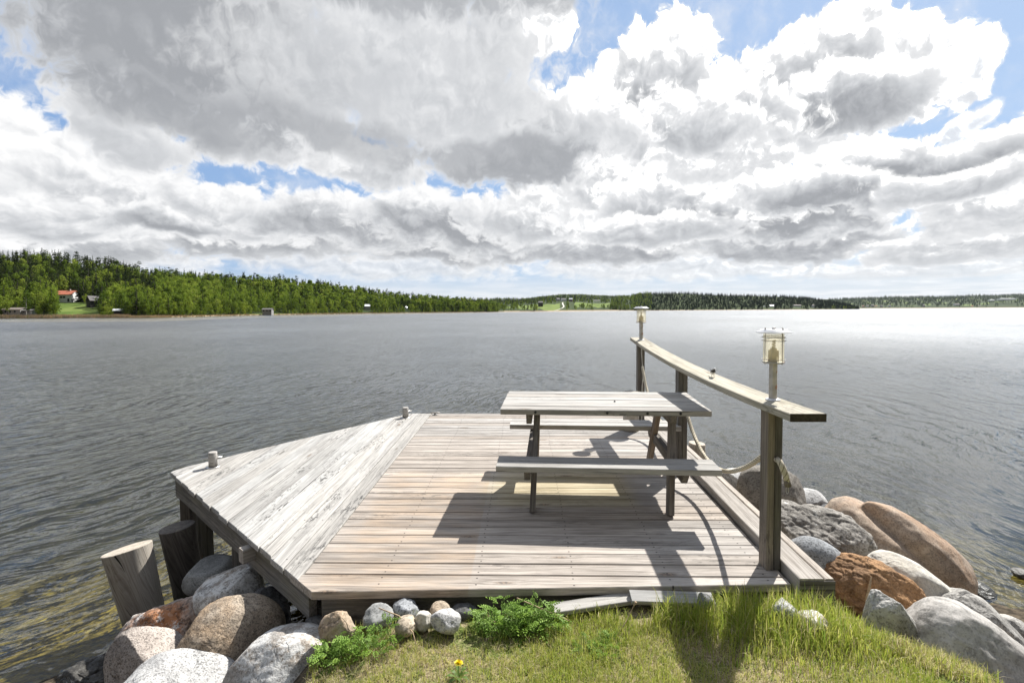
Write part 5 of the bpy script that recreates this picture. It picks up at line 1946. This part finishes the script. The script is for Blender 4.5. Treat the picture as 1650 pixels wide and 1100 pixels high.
CLOUDS = [(-39.63, 4.61, 14.26, 1.61, 0.0, 0.25, 0.6, 0.5, 0.8), (-14.1, 5.15, 23.55, 2.03, 0.0, 0.3, 0.6, 0.5, 0.8), (17.42, 4.56, 24.09, 1.73, 0.0, 0.25, 0.6, 0.5, 0.85), (38.84, 3.5, 14.16, 1.31, 0.0, 0.3, 0.6, 0.5, 0.8), (-41.62, 6.2, 11.84, 2.33, -4.0, 0.75, 0.8, 0.3, 1), (-26.38, 7.49, 14.65, 2.72, -2.0, 0.8, 0.8, 0.3, 1), (-7.3, 7.22, 17.17, 2.46, 0.0, 0.85, 0.8, 0.3, 1), (10.81, 6.92, 18.84, 2.72, 2.0, 0.8, 0.8, 0.3, 1), (28.13, 6.49, 13.12, 2.44, -2.0, 0.8, 0.8, 0.3, 1), (40.9, 5.33, 9.67, 1.79, 0.0, 0.5, 0.8, 0.3, 1), (43.57, 7.85, 7.02, 2.99, 0.0, 0.4, 0.8, 0.3, 1), (-44.53, 11.05, 8.22, 6.24, -12.0, 0.3, 0.8, 0.22, 1), (-37.39, 10.2, 9.32, 3.88, -12.0, 0.42, 0.9, 0.22, 1), (-28.56, 9.59, 10.29, 3.11, -8.0, 0.45, 0.9, 0.2, 1), (-17.95, 9.34, 12.05, 3.37, -4.0, 0.8, 0.9, 0.25, 1), (-43.12, 8.08, 6.37, 2.51, 0.0, 0.55, 0.8, 0.3, 1), (-34.2, 8.11, 7.21, 1.48, 0.0, 0.95, 0.8, 0.3, 1), (-5.89, 9.69, 14.52, 3.79, -3.0, 0.9, 0.9, 0.25, 1), (5.32, 10.99, 13.86, 4.03, 0.0, 0.55, 0.9, 0.25, 1), (12.84, 13.97, 11.97, 7.68, 0.0, 0.4, 0.8, 0.22, 1), (19.94, 10.94, 14.23, 4.18, 0.0, 0.8, 0.9, 0.22, 1), (28.12, 9.34, 10.38, 3.25, -4.0, 0.95, 0.9, 0.22, 1), (16.13, 8.59, 12.93, 2.24, 0.0, 0.6, 0.9, 0.25, 1), (22.97, 16.17, 13.63, 4.14, 0.0, 0.32, 0.8, 0.22, 1), (43.53, 11.69, 5.54, 4.17, 4.0, 0.22, 0.8, 0.18, 1), (36.13, 11.96, 10.77, 3.99, 4.0, 1.1, 1.0, 0.16, 1), (31.8, 10.88, 7.61, 2.52, -6.0, 0.95, 0.9, 0.25, 1), (40.86, 10.01, 6.43, 2.05, 6.0, 0.6, 0.9, 0.25, 1), (41.57, 19.14, 2.35, 2.6, 0.0, 0.15, 0.8, 0.2, 0.9), (41.99, 15.5, 2.4, 1.06, 30.0, 0.1, 0.6, 0.25, 0.8), (37.05, 21.07, 5.7, 5.01, -10.0, 0.26, 0.9, 0.14, 1), (31.99, 22.4, 6.84, 5.02, 8.0, 0.62, 1.05, 0.14, 1), (33.73, 18.86, 8.23, 3.62, 4.0, 0.88, 0.9, 0.2, 1), (24.13, 20.16, 8.73, 4.47, -8.0, 0.6, 1.0, 0.16, 1), (16.26, 23.77, 7.46, 5.35, 0.0, 0.72, 1.05, 0.13, 1), (19.31, 18.96, 10.58, 4.11, -10.0, 0.62, 0.8, 0.25, 1), (8.12, 19.38, 8.56, 5.63, 0.0, 0.4, 0.8, 0.2, 1), (2.07, 29.3, 4.59, 3.36, 0.0, 0.1, 0.8, 0.16, 1), (0.46, 18.55, 16.0, 5.94, 0.0, 0.8, 0.3, 0.3, 1), (-9.88, 25.11, 17.17, 9.23, 0.0, 0.62, 0.15, 0.35, 1), (-17.87, 16.28, 12.03, 3.79, -8.0, 0.5, 0.6, 0.25, 1), (-37.73, 16.06, 6.57, 4.33, -25.0, 0.55, 0.5, 0.22, 1), (-27.37, 16.72, 9.39, 3.18, -10.0, 0.5, 0.6, 0.22, 1), (-30.95, 24.79, 22.08, 9.8, -10.0, 0.95, 0, 0.35, 1), (-12.58, 23.23, 21.75, 8.57, -8.0, 0.55, 0.1, 0.5, 0.8), (-32.58, 18.09, 12.93, 3.71, -8.0, 1.1, 0, 0.7, 0.8), (-0.25, 16.65, 16.02, 3.84, 0.0, 0.95, 0, 0.6, 0.8), (-17.84, 18.4, 16.42, 3.58, -6.0, 0.85, 0, 0.7, 0.7), (-22.55, 32.2, 40.61, 5.01, 0.0, 0.75, 0, 0.5, 1), (35.11, 25.64, 4.2, 1.84, 0.0, 0.2, 0.8, 0.2, 1)]

sky = g.node('ShaderNodeTexSky', sky_type='NISHITA', sun_disc=False, sun_elevation=R(SUN_EL), sun_rotation=R(SUN_AZ), air_density=1.0, dust_density=.6, ozone_density=1.2).outputs[0]
skyc = g.mix(.78, g.mix(1.0, sky, (.9, .9, .9, 1), 'MULTIPLY'), g.mix(g.mr(az, -45, 45, 0, 1, False), (.25 * K, .42 * K, .74 * K, 1), (.41 * K, .575 * K, .83 * K, 1)))
veil = g.mr(g.m('ADD', soft, g.m('MULTIPLY', bl, .4)), -.1, .45, .0, .55)
tot = g.mix(veil, skyc, (.92 * K, .93 * K, .95 * K, 1))
WHITE, MIDG, GREY = (1.03 * K, 1.03 * K, 1.03 * K), (.655 * K, .67 * K, .695 * K), (.375 * K, .39 * K, .415 * K)
for (a, e, ra, re, tilt, gy, kv, sf, op) in CLOUDS:
    # the tiny share of the previous result only makes the renderer evaluate the clouds one after another
    d = g.vm('SUBTRACT', g.vm('ADD', PW, g.vm('SCALE', tot, 1e-8)), (a, e, 0))
    if abs(tilt) > 2:
        d = g.node('ShaderNodeVectorRotate', {'Vector': d, 'Angle': R(-tilt)}, rotation_type='Z_AXIS').outputs[0]
    dn = g.vm('MULTIPLY', d, (1 / ra, 1 / re, 0))
    amp = .62 if min(ra, re) > 1.2 else .45
    f = g.m('ADD', g.m('SUBTRACT', 1.0, g.vm('LENGTH', dn)), g.m('MULTIPLY', bl, amp))
    al = g.mr(f, .02, .02 + sf, 0.0, op)
    depth = g.mr(g.m('ADD', f, g.m('MULTIPLY', soft, .4)), -.02, .52)
    if kv > 0:
        low = g.mr(g.m('ADD', g.m('MULTIPLY', g.sep(dn)[1], kv), g.m('ADD', g.m('MULTIPLY', soft, -.7), g.m('MULTIPLY', bl, .42))), .72, -.32)
        s = g.m('MULTIPLY', g.m('MULTIPLY', depth, gy), low)
    else:
        s = g.m('MULTIPLY', depth, gy)
    s = g.m('SUBTRACT', g.m('ADD', s, g.m('MULTIPLY', soft, -.4 * gy)), g.m('MULTIPLY', relief, .5 if kv > .5 else .16))
    col = g.ramp(s, [(0, WHITE), (.12, (.93 * K, .935 * K, .945 * K)), (.46, MIDG), (.95, GREY)])
    tot = g.mix(al, tot, col)
low = g.mr(el, 0.6, 5.2, 1.0, 0.0)
hazec = g.mix(g.mr(g.noise(g.vm('MULTIPLY', q3, (1, 4, 1)), 2.2, 4, dims='2D'), .35, .65), (.78 * K, .83 * K, .875 * K, 1), (.92 * K, .93 * K, .94 * K, 1))
tot = g.mix(g.m('MULTIPLY', low, .88), tot, hazec)
# higher than the picture reaches and behind it: broken cloud, some blue
up_n = g.noise(dirv, 2.4, 6, .55)
over = g.mix(g.mr(up_n, .40, .58), (.30 * K, .45 * K, .74 * K, 1), g.mix(g.mr(up_n, .55, .72), (.92 * K, .92 * K, .93 * K, 1), (.66 * K, .68 * K, .70 * K, 1)))
# sunlit cloud near the sun is far brighter than paper white
sd = g.vm('DOT_PRODUCT', dirv, (math.sin(R(SUN_AZ)) * math.cos(R(SUN_EL)), math.cos(R(SUN_AZ)) * math.cos(R(SUN_EL)), math.sin(R(SUN_EL))))
near_sun = g.mr(sd, .62, .97, 0.0, 1.0)
away = g.m('MAXIMUM', g.mr(el, 33, 42), g.mr(dy, .35, -.1))
tot = g.mix(away, tot, over)
dim = g.mr(dy, .1, -.4, 1.0, .36)
tot = g.mix(1.0, tot, g.xyz(dim, dim, dim), 'MULTIPLY')
lum = g.m('DIVIDE', g.vm('DOT_PRODUCT', tot, (.33, .34, .33)), K)
gain = g.m('ADD', 1.0, g.m('MULTIPLY', g.m('MULTIPLY', near_sun, g.mr(lum, .84, 1.05)), g.mr(el, 27, 40, 1.8, 3.2)))
tot = g.mix(1.0, tot, g.xyz(gain, gain, gain), 'MULTIPLY')
bg = g.node('ShaderNodeBackground', {'Color': tot, 'Strength': SKY_STRENGTH})
ow = g.node('ShaderNodeOutputWorld')
g.nt.links.new(bg.outputs[0], ow.inputs[0])

sl = bpy.data.lights.new('sun', 'SUN')
sl.energy = 5.0
sl.angle = R(.53)
sl.color = (1.0, .97, .92)
so = bpy.data.objects.new('sun', sl)
COL.objects.link(so)
sv = Vector((math.sin(R(SUN_AZ)) * math.cos(R(SUN_EL)), math.cos(R(SUN_AZ)) * math.cos(R(SUN_EL)), math.sin(R(SUN_EL))))
so.rotation_euler = sv.to_track_quat('Z', 'Y').to_euler()
so.location = sv * 50

cam = bpy.data.cameras.new('camera')
cam.sensor_width = 36
cam.lens = FPX / 1650 * 36
cam.shift_y = -(550 - 514.6) / 1650
cam.clip_start = .05
cam.clip_end = 30000
co = bpy.data.objects.new('camera', cam)
COL.objects.link(co)
pitch, roll = R(1.0652), R(.315)
Rw = Matrix.Rotation(-pitch, 3, 'X') @ Matrix.Rotation(roll, 3, 'Y')
rx, fw, up = Rw.col[0], Rw.col[1], Rw.col[2]
Mc = Matrix.Identity(4)
for i in range(3):
    Mc[i][0], Mc[i][1], Mc[i][2] = rx[i], up[i], -fw[i]
Mc.translation = (0, 0, HW)
co.matrix_world = Mc
scene.camera = co

scene.view_settings.view_transform = 'Standard'
scene.view_settings.look = 'None'
scene.view_settings.exposure = EXPO
scene.view_settings.gamma = 1
scene.cycles.use_denoising = True
scene.cycles.denoiser = 'OPENIMAGEDENOISE'
scene.cycles.max_bounces = 6
scene.cycles.diffuse_bounces = 3
scene.cycles.glossy_bounces = 3
scene.cycles.transparent_max_bounces = 12
scene.cycles.volume_bounces = 0
scene.cycles.sample_clamp_indirect = 6
scene.cycles.caustics_reflective = False
scene.cycles.caustics_refractive = False
